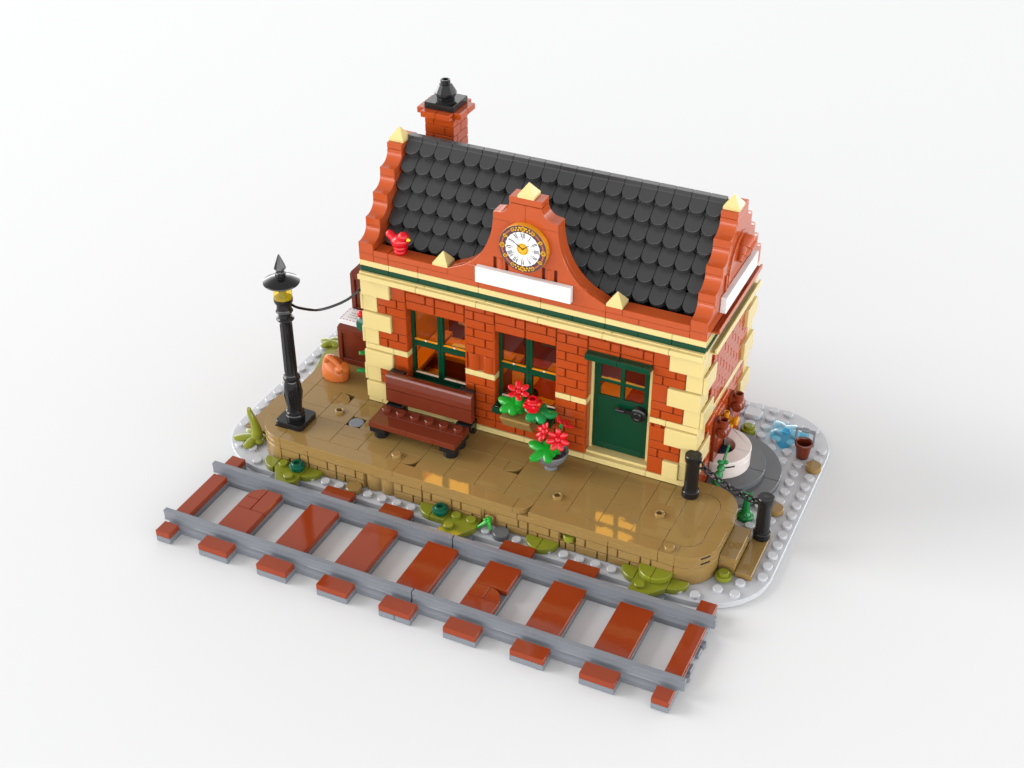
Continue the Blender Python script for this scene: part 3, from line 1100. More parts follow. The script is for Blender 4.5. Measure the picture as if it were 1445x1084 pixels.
# clock
CX, CZ = 17.03, 16.27
ck = MB()
ck.lathe([(1.40, 15.0), (1.49, 14.98), (1.49, 14.62), (1.47, 14.60), (0.0, 14.60)], (CX, 0, CZ), 'y', 64)
clock = ck.build('clock', 'amber', hs)
def disc(mb, rad, y, y1=14.61, n=64, c=(CX, CZ), wob=0, wn=0):
    P = [(c[0]+(rad+wob*math.cos(wn*t))*math.cos(t), c[1]+(rad+wob*math.cos(wn*t))*math.sin(t)) for t in [2*math.pi*i/n for i in range(n)]]
    mb.prism(P, y1, y, 'y', 0.0, both=False)
m = MB(); disc(m, 1.475, 14.596); m.build('rim_print', 'umber', clock)
m = MB(); disc(m, 1.06, 14.592, n=96, wob=0.014, wn=24); m.build('dial', 'white', clock)
def pol(rr, deg):
    t = math.radians(deg)
    return CX+rr*math.sin(t), CZ+rr*math.cos(t)
gd = MB()                                    # gold flowers and scrolls on the rim
for k in range(12):
    a = k*30
    big = k % 3 == 0
    if big or k % 3 == 1 or k in (2, 5, 8, 11):
        for i in range(6):
            t = math.radians(i*60+a)
            x, z = pol(1.27, a)
            disc(gd, 0.075 if big else 0.055, 14.588, c=(x+0.09*math.sin(t)*(1 if big else 0.75), z+0.09*math.cos(t)*(1 if big else 0.75)), n=8)
for q in (0, 180):                           # leafy sprays at top and bottom
    for s in (-1, 1):
        for i in range(5):
            a = q+s*(9+i*4.2)
            x, z = pol(1.27+0.07*(-1)**i, a)
            disc(gd, 0.055, 14.588, c=(x, z), n=7)
for a in (-58, -122, 58, 122):
    x, z = pol(1.15, a)
    disc(gd, 0.045, 14.588, c=(x, z), n=10)
gd.build('gold_flowers', 'gold', clock)
rt = MB()
for a in (45, 75, 105, 135, 225, 255, 285, 315):
    P = [pol(1.33, a-8+16*i/6) for i in range(7)]+[pol(1.24, a+8-16*i/6) for i in range(7)]
    rt.prism(P, 14.61, 14.588, 'y', 0.0, both=False)
for k in range(12):
    x, z = pol(1.27, k*30)
    disc(rt, 0.035, 14.586, c=(x, z), n=10)
rt.build('rust_panels', 'rust', clock)
nm = MB()
def stroke(a, rr, x0, z0, x1, z1, w, yf=14.589):
    """stroke in the glyph frame of the numeral at angle a (glyph up = outwards)"""
    t = math.radians(a)
    ux, uz = math.cos(t), -math.sin(t)       # glyph right
    vx, vz = math.sin(t), math.cos(t)        # glyph up
    dx, dz = x1-x0, z1-z0
    l = math.hypot(dx, dz)
    px, pz = -dz/l*w/2, dx/l*w/2
    P = []
    for (x, z) in ((x0+px, z0+pz), (x1+px, z1+pz), (x1-px, z1-pz), (x0-px, z0-pz)):
        P.append((CX+ux*x+vx*(rr+z), CZ+uz*x+vz*(rr+z)))
    nm.prism(P, 14.60, yf, 'y', 0.0, both=False)
H = 0.135
def glyph(a, rr, txt):
    wd = {'I': 0.075, 'V': 0.14, 'X': 0.14}
    tot = sum(wd[c] for c in txt)
    x = -tot/2
    for c in txt:
        w = wd[c]
        if c == 'I':
            stroke(a, rr, x+w/2, -H, x+w/2, H, 0.042)
            stroke(a, rr, x+0.005, H, x+w-0.005, H, 0.018)
            stroke(a, rr, x+0.005, -H, x+w-0.005, -H, 0.018)
        elif c == 'V':
            stroke(a, rr, x+0.02, H, x+w/2, -H, 0.042)
            stroke(a, rr, x+w-0.02, H, x+w/2, -H, 0.02)
        else:
            stroke(a, rr, x+0.02, H, x+w-0.02, -H, 0.042)
            stroke(a, rr, x+w-0.02, H, x+0.02, -H, 0.02)
        x += w
for k, t in enumerate(['XII', 'I', 'II', 'III', 'IV', 'V', 'VI', 'VII', 'VIII', 'IX', 'X', 'XI']):
    glyph(k*30, 0.87, t)
for rr, w in ((0.70, 0.012), (0.60, 0.012)):
    P0 = [pol(rr+w/2, i*6) for i in range(60)]
    P1 = [pol(rr-w/2, i*6) for i in range(60)]
    for i in range(60):
        j = (i+1) % 60
        nm.prism([P0[i], P0[j], P1[j], P1[i]], 14.60, 14.589, 'y', 0.0, both=False)
for k in range(12):
    stroke(k*30, 0.65, 0, -0.035, 0, 0.035, 0.02)
nm.build('roman_numerals', 'ink', clock)
m = MB(); disc(m, 0.37, 14.588); m.build('dial_centre', 'gold', clock)
nm = MB()
stroke(0, 0, 0, 0, 0, 0.001, 0.001)
def hand(a, l, w, y):
    stroke(a, 0, 0, -0.06, 0, l, w, y)
hand(-57, 0.86, 0.035, 14.575); hand(-57, 0.45, 0.06, 14.575)
hand(52, 0.52, 0.03, 14.573); hand(52, 0.30, 0.055, 14.573)
for i in range(40):
    pass
P0 = [pol(0.30, -170+i*340/24) for i in range(25)]
P1 = [pol(0.275, -170+i*340/24) for i in range(25)]
for i in range(24):
    nm.prism([P0[i], P0[i+1], P1[i+1], P1[i]], 14.60, 14.584, 'y', 0.0, both=False)
nm.build('clock_hands', 'umber', clock)

# interior seen through the panes
fl1, fl2 = MB(), MB()
for i in range(10):
    for j in range(4):
        (fl1 if (i+j) % 2 else fl2).box(7+2*i+0.01, 9+2*i-0.01, 16+2*j+0.01, 18+2*j-0.01, 2.0, 2.4, 0.02)
fl1.build('floor_tiles', 'floor1', hs)
fl2.build('floor_tiles', 'brick', hs)
m = MB()
m.box(7.02, 7.2, 16.1, 24.2, 2.4, 12.2, 0.0)
m.build('inner_wall', 'amber', hs)
m = MB()
m.box(26.8, 26.98, 16.1, 24.2, 2.4, 12.2, 0.0)
m.build('inner_wall', 'scroll', hs)
m = MB()
m.box(7.0, 27.0, 24.0, 24.28, 2.0, 12.2, 0.0)
m.build('inner_wall', 'scroll', hs)
cn = thing('ticket_counter', 'dark brown ticket counter behind the left window of the station', 'counter', (11.4, 19, 2.4))
m = MB(); m.box(9.2, 13.6, 19.0, 20.6, 2.41, 4.2); m.build('cupboard', 'scroll', cn)
m = MB(); m.box(9.0, 13.8, 18.8, 20.8, 4.21, 4.6); m.build('counter_top', 'amber', cn)
m = MB(); m.box(11.6, 12.9, 19.1, 20.1, 4.61, 5.5, 0.12); m.lathe([(0.2, 11.5), (0.2, 13.0)], (0, 19.5, 5.6), 'x', 16); 
tag(m.build('desk_machine', 'black'), 'small black desk machine standing on the ticket counter inside', 'machine')
m = MB(); m.box(9.6, 10.7, 19.0, 20.2, 4.61, 4.72, 0.02)
tag(m.build('paper_stack', 'white'), 'white papers lying on the ticket counter inside the left window', 'paper')
for (x, w, h, mt) in ((8.0, 1.4, 2.0, 'white'), (14.2, 2.0, 2.6, 'dark'), (19.6, 2.2, 2.4, 'umber')):
    m = MB(); m.box(x, x+w, 23.88, 23.99, 3.6, 3.6+h, 0.02); m.build('wall_panel', mt, hs)
m = MB()
m.box(7.25, 8.3, 17.0, 22.5, 3.6, 3.9); m.box(7.3, 7.6, 17.2, 22.3, 2.41, 3.6)
tag(m.build('corner_bench', 'amber'), 'amber wall seat along the inner left wall behind the left window', 'bench')
m = MB()
m.cyl(15.2, 19.5, 2.41, 7.5, 0.22); m.cyl(15.2, 19.5, 2.41, 2.8, 0.7); m.box(14.9, 15.5, 19.4, 19.6, 6.4, 7.2)
tag(m.build('coat_stand', 'black'), 'black coat stand inside behind the middle window', 'coat stand')
# two glowing amber lamp panels under the ceiling
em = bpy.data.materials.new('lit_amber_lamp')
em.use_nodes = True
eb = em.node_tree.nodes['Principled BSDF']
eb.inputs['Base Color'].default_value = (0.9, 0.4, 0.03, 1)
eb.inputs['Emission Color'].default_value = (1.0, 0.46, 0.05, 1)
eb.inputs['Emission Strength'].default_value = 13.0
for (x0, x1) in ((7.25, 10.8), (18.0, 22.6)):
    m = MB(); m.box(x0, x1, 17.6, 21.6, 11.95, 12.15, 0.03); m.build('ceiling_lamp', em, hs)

# fountain wall fittings on the right side
for yc in (18.5, 21.5):
    m = MB()
    m.box(28.0, 28.2, yc-0.42, yc+0.42, 0.8, 5.3)
    m.box(28.1, 28.5, yc-0.3, yc+0.3, 4.5, 5.2, 0.08)
    m.lathe([(0.30, yc-0.46), (0.34, yc-0.42), (0.34, yc-0.2), (0.40, yc-0.16), (0.40, yc+0.16), (0.34, yc+0.2), (0.34, yc+0.42), (0.30, yc+0.46)], (28.55, 0, 4.62), 'y', 26)
    m.lathe([(0.12, yc-0.48), (0.18, yc-0.50), (0.20, yc-0.46)], (28.55, 0, 4.62), 'y', 18)
    m.ring(28.52, yc, 4.9, 5.42, 0.31, 0.19, 24)
    tag(m.build('scroll_bracket', 'scroll', hs), 'brick red scroll bracket on the side wall above the well')
m = MB()
m.lathe([(0.16, 28.0), (0.16, 28.75), (0.27, 28.77), (0.29, 28.8), (0.29, 29.0), (0.26, 29.03)], (0, 20.0, 4.45), 'x', 22)
m.ring(28.25, 20.0, 4.5, 4.95, 0.2, 0.1, 18)
m.tube([(28.6, 20.0, 4.45), (28.6, 20.0, 3.9)], 0.13, 12)
tag(m.build('tap', 'amber', hs), 'orange tap spout over the well')

# ------------------------------------------------------------------ lamp post
lp = thing('street_lamp', 'tall black lamp post with yellow lantern and spiked cap at the platform end', 'street lamp', (3, 11, 2.4))
m = MB()
sq = arc(3.7, 11.7, 0.28, 0, 90, 6)+arc(2.3, 11.7, 0.28, 90, 180, 6)+arc(2.3, 10.3, 0.28, 180, 270, 6)+arc(3.7, 10.3, 0.28, 270, 360, 6)
m.prism(sq, 2.405, 2.8, 'z', 0.04)
m.build('lamp_base', 'black', lp)
m = MB()
m.lathe([(0.60, 2.8), (0.60, 3.0), (0.56, 3.04), (0.54, 3.1), (0.58, 3.14), (0.58, 3.26), (0.50, 3.32), (0.46, 3.5), (0.52, 4.2), (0.565, 4.8), (0.54, 5.2), (0.46, 5.55), (0.44, 5.6),
         (0.52, 5.68), (0.54, 5.78), (0.52, 5.88), (0.44, 5.94), (0.385, 6.05), (0.36, 7.8), (0.35, 9.8), (0.36, 9.9), (0.50, 9.97), (0.555, 10.05), (0.50, 10.14), (0.40, 10.2), (0.39, 10.45),
         (0.47, 10.5), (0.53, 10.6), (0.48, 10.7), (0.45, 10.76), (0.45, 11.2), (0.56, 11.24), (0.58, 11.3), (0.58, 11.5), (0.0, 11.5)], (3, 11, 0), 'z', 32)
for k in range(8):                            # shallow flutes standing on the shaft
    a = 2*math.pi*k/8
    m.tube([(3+0.36*math.cos(a), 11+0.36*math.sin(a), 6.2), (3+0.335*math.cos(a), 11+0.335*math.sin(a), 9.7)], 0.05, 6)
    m.tube([(3+0.46*math.cos(a), 11+0.46*math.sin(a), 3.7), (3+0.53*math.cos(a), 11+0.53*math.sin(a), 4.6), (3+0.49*math.cos(a), 11+0.49*math.sin(a), 5.3)], [0.03, 0.08, 0.03], 6)
m.build('pole', 'black', lp)
m = MB()
m.lathe([(0.555, 11.51), (0.57, 11.53), (0.57, 12.32), (0.0, 12.32)], (3, 11, 0), 'z', 32)
m.build('lantern', 'lampglass', lp)
m = MB(); m.cyl(3, 11, 11.5, 12.3, 0.24); m.build('lamp_core', 'black', lp)
m = MB()
m.lathe([(0.5, 12.36), (0.95, 12.5), (1.08, 12.56), (1.10, 12.6), (1.08, 12.65), (0.92, 12.74), (0.6, 12.88), (0.34, 12.95), (0.34, 12.98), (0.0, 12.98)], (3, 11, 0), 'z', 40)
m.build('lamp_shade', 'black', lp)
m = MB()
m.lathe([(0.30, 12.98), (0.33, 13.02), (0.33, 13.2), (0.27, 13.25), (0.2, 13.45), (0.2, 13.5), (0.37, 13.52), (0.30, 13.75), (0.05, 14.42), (0.0, 14.45)], (3, 11, 0), 'z', 8)
m.build('spike', 'black', lp, smooth=20)
m = MB()
def bez(P, n=24):
    out = []
    pts = [Vector(p) for p in P]
    for s in range(len(pts)-1):
        p0 = pts[max(s-1, 0)]; p1 = pts[s]; p2 = pts[s+1]; p3 = pts[min(s+2, len(pts)-1)]
        for i in range(n):
            t = i/n
            out.append(0.5*((2*p1)+(p2-p0)*t+(2*p0-5*p1+4*p2-p3)*t*t+(3*p1-p0-3*p2+p3)*t**3))
    out.append(pts[-1])
    return out
m.tube(bez([(3.4, 11.1, 11.12), (3.62, 11.7, 10.55), (4.21, 13.0, 9.86), (5.2, 14.3, 10.02), (5.8, 15.2, 10.55), (6.05, 16.2, 11.1)], 10), 0.085, 10)
tag(m.build('cable', 'black'), 'thin black cable sagging from the lamp post to the house corner', 'cable')

# ------------------------------------------------------------------ bench
bn = thing('bench', 'reddish brown bench on black feet under the left window', 'bench', (11, 12.6, 2.4))
m = MB()
m.box(8.01, 13.99, 11.5, 12.49, 3.205, 3.6); m.box(8.01, 13.99, 12.495, 13.5, 3.205, 3.6)
for i in range(6):
    m.stud(8.5+i, 13.0, 3.6)
m.build('seat', 'brown', bn)
m = MB()
m.prism([(13.86, 3.66), (13.80, 3.70), (13.80, 4.62), (13.84, 4.64), (14.25, 4.64), (14.25, 3.66)], 8.01, 13.99, 'x', 0.02)
m.prism([(13.84, 4.65), (13.80, 4.69), (13.86, 5.60), (13.92, 5.68), (14.25, 5.68), (14.25, 4.65)], 8.01, 13.99, 'x', 0.02)
m.build('backrest', 'brown', bn)
for a, b in ((8.1, 9.1), (12.95, 13.95)):
    m = MB()
    m.box(a, b, 14.27, 14.62, 2.6, 5.72); m.box(a-0.03 if a < 10 else a+0.03, b-0.02 if a < 10 else b+0.06, 13.6, 14.62, 3.22, 3.58)
    m.build('back_bracket', 'black', bn)
    m = MB()
    m.box(a-0.06, b+0.0, 11.55, 13.6, 2.82, 3.2)
    m.cyl((a+b)/2, 12.05, 2.405, 2.82, 0.47)
    m.cyl((a+b)/2, 13.05, 2.405, 2.82, 0.47)
    m.build('leg', 'black', bn)

# ------------------------------------------------------------------ plants with leaves and flowers
def leaf_outline(lobes, n=120, rr=1.0, dip=0.55):
    """closed outline of broad rounded lobes at given (angle, length, half width in degrees)"""
    out = []
    for i in range(n):
        t = 2*math.pi*i/n
        v = dip
        for (a, l, w) in lobes:
            dlt = abs((t-math.radians(a)+math.pi) % (2*math.pi)-math.pi)/math.radians(w)
            if dlt < 1:
                v = max(v, dip+(l-dip)*math.cos(dlt*math.pi/2)**1.15)
        out.append((v*rr*math.cos(t), v*rr*math.sin(t)))
    return out
def petal_flower(mb, c, normal, n=6, size=0.3, hole=True):
    q = Vector(normal).normalized().to_track_quat('Z', 'X').to_matrix()
    for i in range(n):
        a = 2*math.pi*i/n
        R = q @ Matrix.Rotation(a, 3, 'Z')
        off = R @ Vector((size*0.95, 0, 0.02))
        mb.blob(Vector(c)+off, (size*0.66, size*0.43, size*0.22), 14, 8, None, R @ Matrix.Rotation(-0.25, 3, 'Y'))
    mb.blob(Vector(c), (size*0.40, size*0.40, size*0.22), 12, 8, None, q)

# window box
fb = thing('flower_box', 'tan window box of red flowers and big leaves under the middle window', 'flower box', (17, 14.2, 4.4))
m = MB()
m.prism([(15.0, 5.04), (13.60, 5.04), (13.58, 4.92), (14.08, 4.12), (15.0, 4.05)], 16.0, 17.98, 'x', 0.03)
m.build('trough', 'tan', fb)
m = MB()
m.ring(15.5, 14.75, 4.8, 5.0, 0.3, 0.18, 22)
m.build('clear_stud', 'glass', fb)
lf = leaf_outline([(168, 1.15, 32), (230, 0.95, 32), (285, 0.8, 30), (110, 0.9, 30), (40, 0.8, 34)], dip=0.62)
m = MB()
m.dome_leaf(lf, (16.62, 14.35), 5.62, 0.17, 0.18, Matrix.Rotation(math.radians(14), 3, 'X'))
m.cyl(16.95, 14.5, 5.1, 6.3, 0.3)
m.build('leaf', 'leaf', fb)
lf2 = leaf_outline([(5, 1.2, 32), (310, 1.0, 32), (245, 0.95, 32), (180, 0.9, 30), (90, 0.75, 34)], dip=0.62)
m = MB()
m.dome_leaf(lf2, (18.3, 14.2), 5.72, 0.16, 0.18, Matrix.Rotation(math.radians(12), 3, 'X'))
m.cyl(18.02, 14.2, 5.0, 5.9, 0.3)
m.build('leaf', 'leaf2', fb)
m = MB()
petal_flower(m, (16.95, 14.3, 6.72), (0.2, -0.4, 0.9), 6, 0.45)
m.build('flower', 'red', fb)
m = MB()
m.lathe([(0.36, 5.85), (0.40, 5.9), (0.40, 6.15), (0.50, 6.2), (0.52, 6.28), (0.50, 6.40), (0.36, 6.44), (0.34, 6.48), (0.34, 6.66), (0.31, 6.70), (0.20, 6.70), (0.19, 6.52), (0.0, 6.5)], (18.02, 14.0, 0), 'z', 24)
for k in range(4):
    a = math.pi/4+k*math.pi/2
    m.cyl(18.02+0.42*math.cos(a), 14.0+0.42*math.sin(a), 6.16, 6.42, 0.2, 0.06)
m.build('rose', 'red', fb)

# potted flowers
fp = thing('flower_pot', 'grey round pot of three red flowers standing on the platform by the door', 'potted flowers', (19.5, 13.5, 2.4))
PX, PY = 19.5, 13.5
m = MB()
m.lathe([(0.40, 2.405), (0.44, 2.43), (0.40, 2.62), (0.46, 2.72), (0.72, 2.92), (0.92, 3.18), (1.02, 3.45), (1.04, 3.62), (1.02, 3.66), (0.95, 3.66), (0.90, 3.60), (0.82, 3.3), (0.6, 3.1), (0.0, 3.05)], (PX, PY, 0), 'z', 40)
m.build('pot', 'potgrey', fp)
m = MB()
lf3 = leaf_outline([(168, 1.3, 30), (236, 1.2, 30), (300, 0.95, 28), (105, 0.9, 30), (30, 0.7, 34)], dip=0.65)
m.dome_leaf(lf3, (19.32, 13.2), 3.80, 0.17, 0.17, Matrix.Rotation(math.radians(14), 3, 'X'))
m.cyl(19.75, 13.5, 3.6, 4.3, 0.3)
m.build('leaf', 'leaf', fp)
m = MB()
for t in ((19.25, 13.5, 5.0), (20.3, 13.25, 4.6), (20.0, 13.8, 5.6)):
    m.tube(bez([(19.75, 13.5, 4.2), (19.75+(t[0]-19.75)*0.4, 13.5, 4.5), t], 6), 0.1, 8)
m.build('stem', 'leaf2', fp)
for (c, nrm, n, sz) in (((19.05, 13.25, 5.10), (-0.55, -0.45, 0.45), 7, 0.42), ((20.1, 13.0, 4.95), (0.25, -0.85, 0.40), 7, 0.45), ((20.2, 13.7, 5.75), (0.35, 0.45, 0.85), 5, 0.42)):
    m = MB()
    petal_flower(m, c, nrm, n, sz)
    m.build('flower', 'red', fp)

# ------------------------------------------------------------------ bird
bd = thing('bird', 'small red bird with yellow beak perched on the parapet before the roof', 'bird', (8.6, 15.5, 13.6))
m = MB()
BX, BY = 8.62, 15.5
m.lathe([(0.36, 13.605), (0.40, 13.64), (0.40, 13.80), (0.36, 13.84), (0.44, 13.9), (0.46, 14.0), (0.42, 14.1), (0.0, 14.15)], (BX, BY, 0), 'z', 26)
m.blob((BX-0.02, BY, 14.35), (0.58, 0.47, 0.46), 24, 16, None, Euler((0, math.radians(-12), 0)).to_matrix())
m.blob((BX+0.26, BY-0.04, 14.74), (0.36, 0.34, 0.32), 20, 14)
m.tube([(BX-0.2, BY, 14.38), (BX-0.5, BY+0.02, 14.56), (BX-0.72, BY+0.03, 14.72), (BX-0.84, BY+0.03, 14.80), (BX-0.9, BY+0.03, 14.83)], [0.36, 0.28, 0.26, 0.2, 0.08], 14)
m.blob((BX-0.05, BY-0.36, 14.36), (0.30, 0.12, 0.22), 14, 10, None, Euler((0, math.radians(25), 0)).to_matrix())
m.build('body', 'red', bd, smooth=60)
m = MB()
m.lathe([(0.12, 0), (0.11, 0.1), (0.05, 0.2), (0.0, 0.22)], (0, 0, 0), 'z', 12)
for i, v in enumerate(m.v):
    m.v[i] = Vector((BX+0.56+v.z, BY-0.12+v.x, 14.66+v.y))
m.build('beak', 'yellow', bd)
m = MB(); m.blob((BX+0.42, BY-0.285, 14.77), (0.05, 0.03, 0.05), 10, 8); m.build('eye', 'ink', bd)

# ------------------------------------------------------------------ sack
sk = thing('sack', 'bulging orange sack with tied neck on the platform behind the lamp post', 'sack', (2.75, 16.4, 2.4))
m = MB()
def sackf(p):
    # flat foot, shoulder drawn up on the left, soft dents
    z = p.z
    k = 1.0-0.34*max(0.0, z)**1.6
    dent = 0.05*math.sin(3.1*p.x+1.3)*math.cos(2.7*p.y+4*z)
    q = Vector((p.x*(k+dent), p.y*(k+dent), z))
    if z < -0.45:
        q.z = -0.45-(-0.45-z)*0.25
        q.x *= 1.06; q.y *= 1.06
    q.z += 0.20*max(0, -p.x)*max(0, z+0.2)
    q.x -= 0.24*max(0, z)
    return q
m.blob((2.75, 16.35, 2.95), (0.98, 0.80, 1.08), 28, 18, sackf)
m.tube(bez([(2.28, 16.0, 3.75), (2.50, 15.95, 4.15), (2.95, 15.92, 4.0), (3.42, 15.9, 3.66)], 6), 0.2, 12)
m.build('bag', 'orange', sk, smooth=60)
m = MB()
m.T = Matrix.Translation((3.5, 15.88, 3.56)) @ Euler((0.2, math.radians(52), 0.1)).to_matrix().to_4x4()
m.lathe([(0.32, -0.35), (0.20, -0.12), (0.17, 0.0), (0.2, 0.06), (0.17, 0.12), (0.22, 0.2), (0.34, 0.42), (0.27, 0.46), (0.0, 0.40)], (0, 0, 0), 'z', 14)
m.build('tied_neck', 'orange', sk, smooth=60)

# ------------------------------------------------------------------ cabinets and letter on the left
def cabinet_mesh(x, y, z, w, dpt, h):
    m = MB()
    m.box(x+0.02, x+w-0.02, y+0.14, y+dpt, z+0.005, z+h-0.2, 0.0)
    m.box(x, x+0.32, y, y+0.2, z+0.005, z+h-0.22)
    m.box(x+w-0.32, x+w, y, y+0.2, z+0.005, z+h-0.22)
    m.box(x+0.32, x+w-0.32, y+0.003, y+0.2, z+0.005, z+0.42)
    m.box(x+0.32, x+w-0.32, y+0.003, y+0.2, z+h-0.5, z+h-0.22)
    m.prism([(y-0.0, z+h-0.22), (y+0.0, z+h-0.12), (y+0.22, z+h), (y+dpt, z+h), (y+dpt, z+h-0.22)], x, x+w, 'x', 0.03)
    return m
cbn = cabinet_mesh(2.0, 18.0, 2.4, 3.0, 1.95, 2.85).build('cabinet', 'brown')
tag(cbn, 'low reddish brown panelled cabinet with a letter lying on it beside the house', 'cabinet')
cbt = thing('tall_cabinet', 'tall reddish brown panelled cabinet against the left house wall behind the low one', 'cabinet', (3.5, 21, 2.4))
cabinet_mesh(2.0, 20.05, 2.4, 3.0, 1.9, 2.8).build('lower_cupboard', 'brown', cbt)
cabinet_mesh(2.0, 20.05, 5.21, 3.0, 1.9, 3.05).build('upper_cupboard', 'brown', cbt)
lt = thing('letter', 'white letter with red and blue dashed border lying on the low cabinet', 'letter', (2.9, 19.0, 5.26))
m = MB(); m.box(1.95, 3.9, 18.35, 19.9, 5.27, 5.6, 0.03); m.build('paper', 'white', lt)
mr, mb_, mk = MB(), MB(), MB()
for i in range(8):
    t = 2.02+i*0.24
    (mr if i % 2 else mb_).box(t, t+0.1, 18.42, 18.5, 5.59, 5.604, 0.0)
    (mb_ if i % 2 else mr).box(t, t+0.1, 19.76, 19.84, 5.59, 5.604, 0.0)
for i in range(5):
    t = 18.62+i*0.24
    (mr if i % 2 else mb_).box(2.0, 2.08, t, t+0.1, 5.59, 5.604, 0.0)
for j in range(3):
    x = 2.4
    while x < 3.4:
        w = random.uniform(0.08, 0.2)
        mk.box(x, x+w, 18.8+0.26*j, 18.85+0.26*j, 5.59, 5.604, 0.0)
        x += w+0.06
mr.build('red_marks', 'red', lt); mb_.build('blue_marks', 'blueink', lt); mk.build('handwriting', 'ink', lt)
# climbing plant between cabinet and wall
vp = thing('wall_plant', 'green plant with red berries growing against the left house wall', 'plant', (5.4, 16.8, 2.4))
m = MB()
m.cyl(5.35, 16.9, 2.405, 2.7, 0.45)
m.tube(bez([(5.35, 16.9, 2.6), (5.2, 16.9, 4.5), (5.0, 16.9, 6.6)], 6), 0.13, 8)
m.build('stem', 'leaf2', vp)
for (a, b) in (((5.5, 16.3, 5.15), (5.05, 15.75, 5.28)), ((5.5, 16.2, 3.72), (4.78, 15.72, 3.92))):
    m = MB(); m.tube([a, ((a[0]+b[0])/2, (a[1]+b[1])/2, (a[2]+b[2])/2), b], [0.14, 0.15, 0.13], 10); m.build('shoot', 'leaf2', vp)
m = MB()
m.T = Matrix.Translation((4.92, 16.6, 6.9)) @ Matrix.Rotation(math.radians(75), 4, 'X')
m.lathe([(0.0, -0.1), (0.45, -0.1), (0.5, 0.0), (0.42, 0.12), (0.0, 0.18)], (0, 0, 0), 'z', 20)
m.build('leaf', 'fir', vp)
for c in ((4.85, 16.55, 7.72), (5.35, 16.5, 8.0)):
    m = MB(); m.blob(c, (0.24, 0.24, 0.24), 16, 10); m.build('berry', 'red', vp)

# ------------------------------------------------------------------ bollards and chain
bo = thing('bollard', 'black bollard on the platform corner beside the house', 'bollard', (28.0, 14.5, 2.4), 'bollards holding the chain')
m = MB()
m.lathe([(0.47, 2.405), (0.52, 2.44), (0.52, 2.82), (0.48, 2.87), (0.43, 2.88), (0.42, 2.95), (0.42, 4.85), (0.46, 4.92), (0.50, 4.98), (0.50, 5.36), (0.46, 5.40), (0.0, 5.40)], (28.0, 14.5, 0), 'z', 30)
m.build('post', 'black', bo)
m = MB(); m.box(27.85, 28.15, 14.35, 14.65, 5.395, 5.415, 0.0); m.build('top_recess', 'ink', bo)
copy_thing(bo, (4.5, 0, -1.6), 'black bollard standing on the lowest tan step at the chain end')
cn_ = MB()
def chain_pt(t):
    a, b = Vector((28.35, 14.42, 4.95)), Vector((32.15, 14.42, 3.35))
    p = a.lerp(b, t)
    p.z -= 0.62*4*t*(1-t)*0.55
    return p
NL = 10
for i in range(NL):
    p0, p1 = chain_pt(i/NL), chain_pt((i+1)/NL)
    c = (p0+p1)/2
    t = (p1-p0).normalized()
    L = (p1-p0).length*0.66
    side = t.cross(Vector((0, 0, 1))).normalized() if i % 2 else Vector((0, 1, 0)).cross(t).normalized()
    if i % 2 == 0:
        side = t.cross(side).normalized() if False else side
    path = []
    for k in range(16):
        a = 2*math.pi*k/16
        path.append(c+t*(L*math.cos(a))+side*(0.19*math.sin(a)))
    cn_.tube(path, 0.07, 8, closed=True)
tag(cn_.build('chain', 'black'), 'black link chain hanging between the two bollards', 'chain')

# ------------------------------------------------------------------ well
wl = thing('well', 'round white well on grey circular steps beside the right house wall', 'well', (28, 20, 0.4))
def round_slab(mb, rad, z0, z1, x0, hole=0.0, seg=((-90, 0), (0, 90))):
    for a0, a1 in seg:
        P = [(28+rad*math.cos(math.radians(a)), 20+rad*math.sin(math.radians(a))) for a in [a0+0.15+(a1-a0-0.3)*i/24 for i in range(25)]]
        if hole:
            P += [(28+hole*math.cos(math.radians(a)), 20+hole*math.sin(math.radians(a))) for a in [a1-0.3+(a0-a1+0.6)*i/14 for i in range(15)]]
        else:
            P += [(28.02, 20.0+(0.01 if a0 >= 0 else -0.01))]
        P = [(max(x, x0), y) for x, y in P]
        mb.prism(P, z0, z1, 'z', 0.03)
m = MB(); round_slab(m, 3.99, 0.405, 0.8, 28.02); m.build('lower_step', 'dark', wl)
m = MB(); round_slab(m, 2.99, 0.805, 1.2, 28.02); m.build('upper_step', 'dark', wl)
m = MB()
round_slab(m, 1.99, 1.205, 2.0, 28.205, 0.98)
round_slab(m, 1.99, 2.005, 2.4, 28.205, 0.98)
m.box(28.02, 28.2, 18.02, 19.0, 1.21, 2.39, 0.02); m.box(28.02, 28.2, 21.0, 21.98, 1.21, 2.39, 0.02)
m.build('well_ring', 'pinkwhite', wl)
m = MB(); m.prism([(28.03, 19.05)]+[(28.03+0.95*math.cos(math.radians(a)), 20+0.95*math.sin(math.radians(a))) for a in range(-85, 90, 10)]+[(28.03, 20.95)], 1.21, 1.7, 'z', 0.0)
m.build('water', 'pool', wl)
ms = MB()
for rr, zc, t in ((2.0, 2.1, -52), (3.0, 1.0, -48)):
    t = math.radians(t)
    ms.T = Matrix.Translation((28+(rr-0.012)*math.cos(t), 20+(rr-0.012)*math.sin(t), zc)) @ Matrix.Rotation(t, 4, 'Z')
    ms.box(-0.05, 0.015, -0.3, 0.3, -0.05, 0.05, 0.0)
ms.build('mould_slot', 'ink', wl)
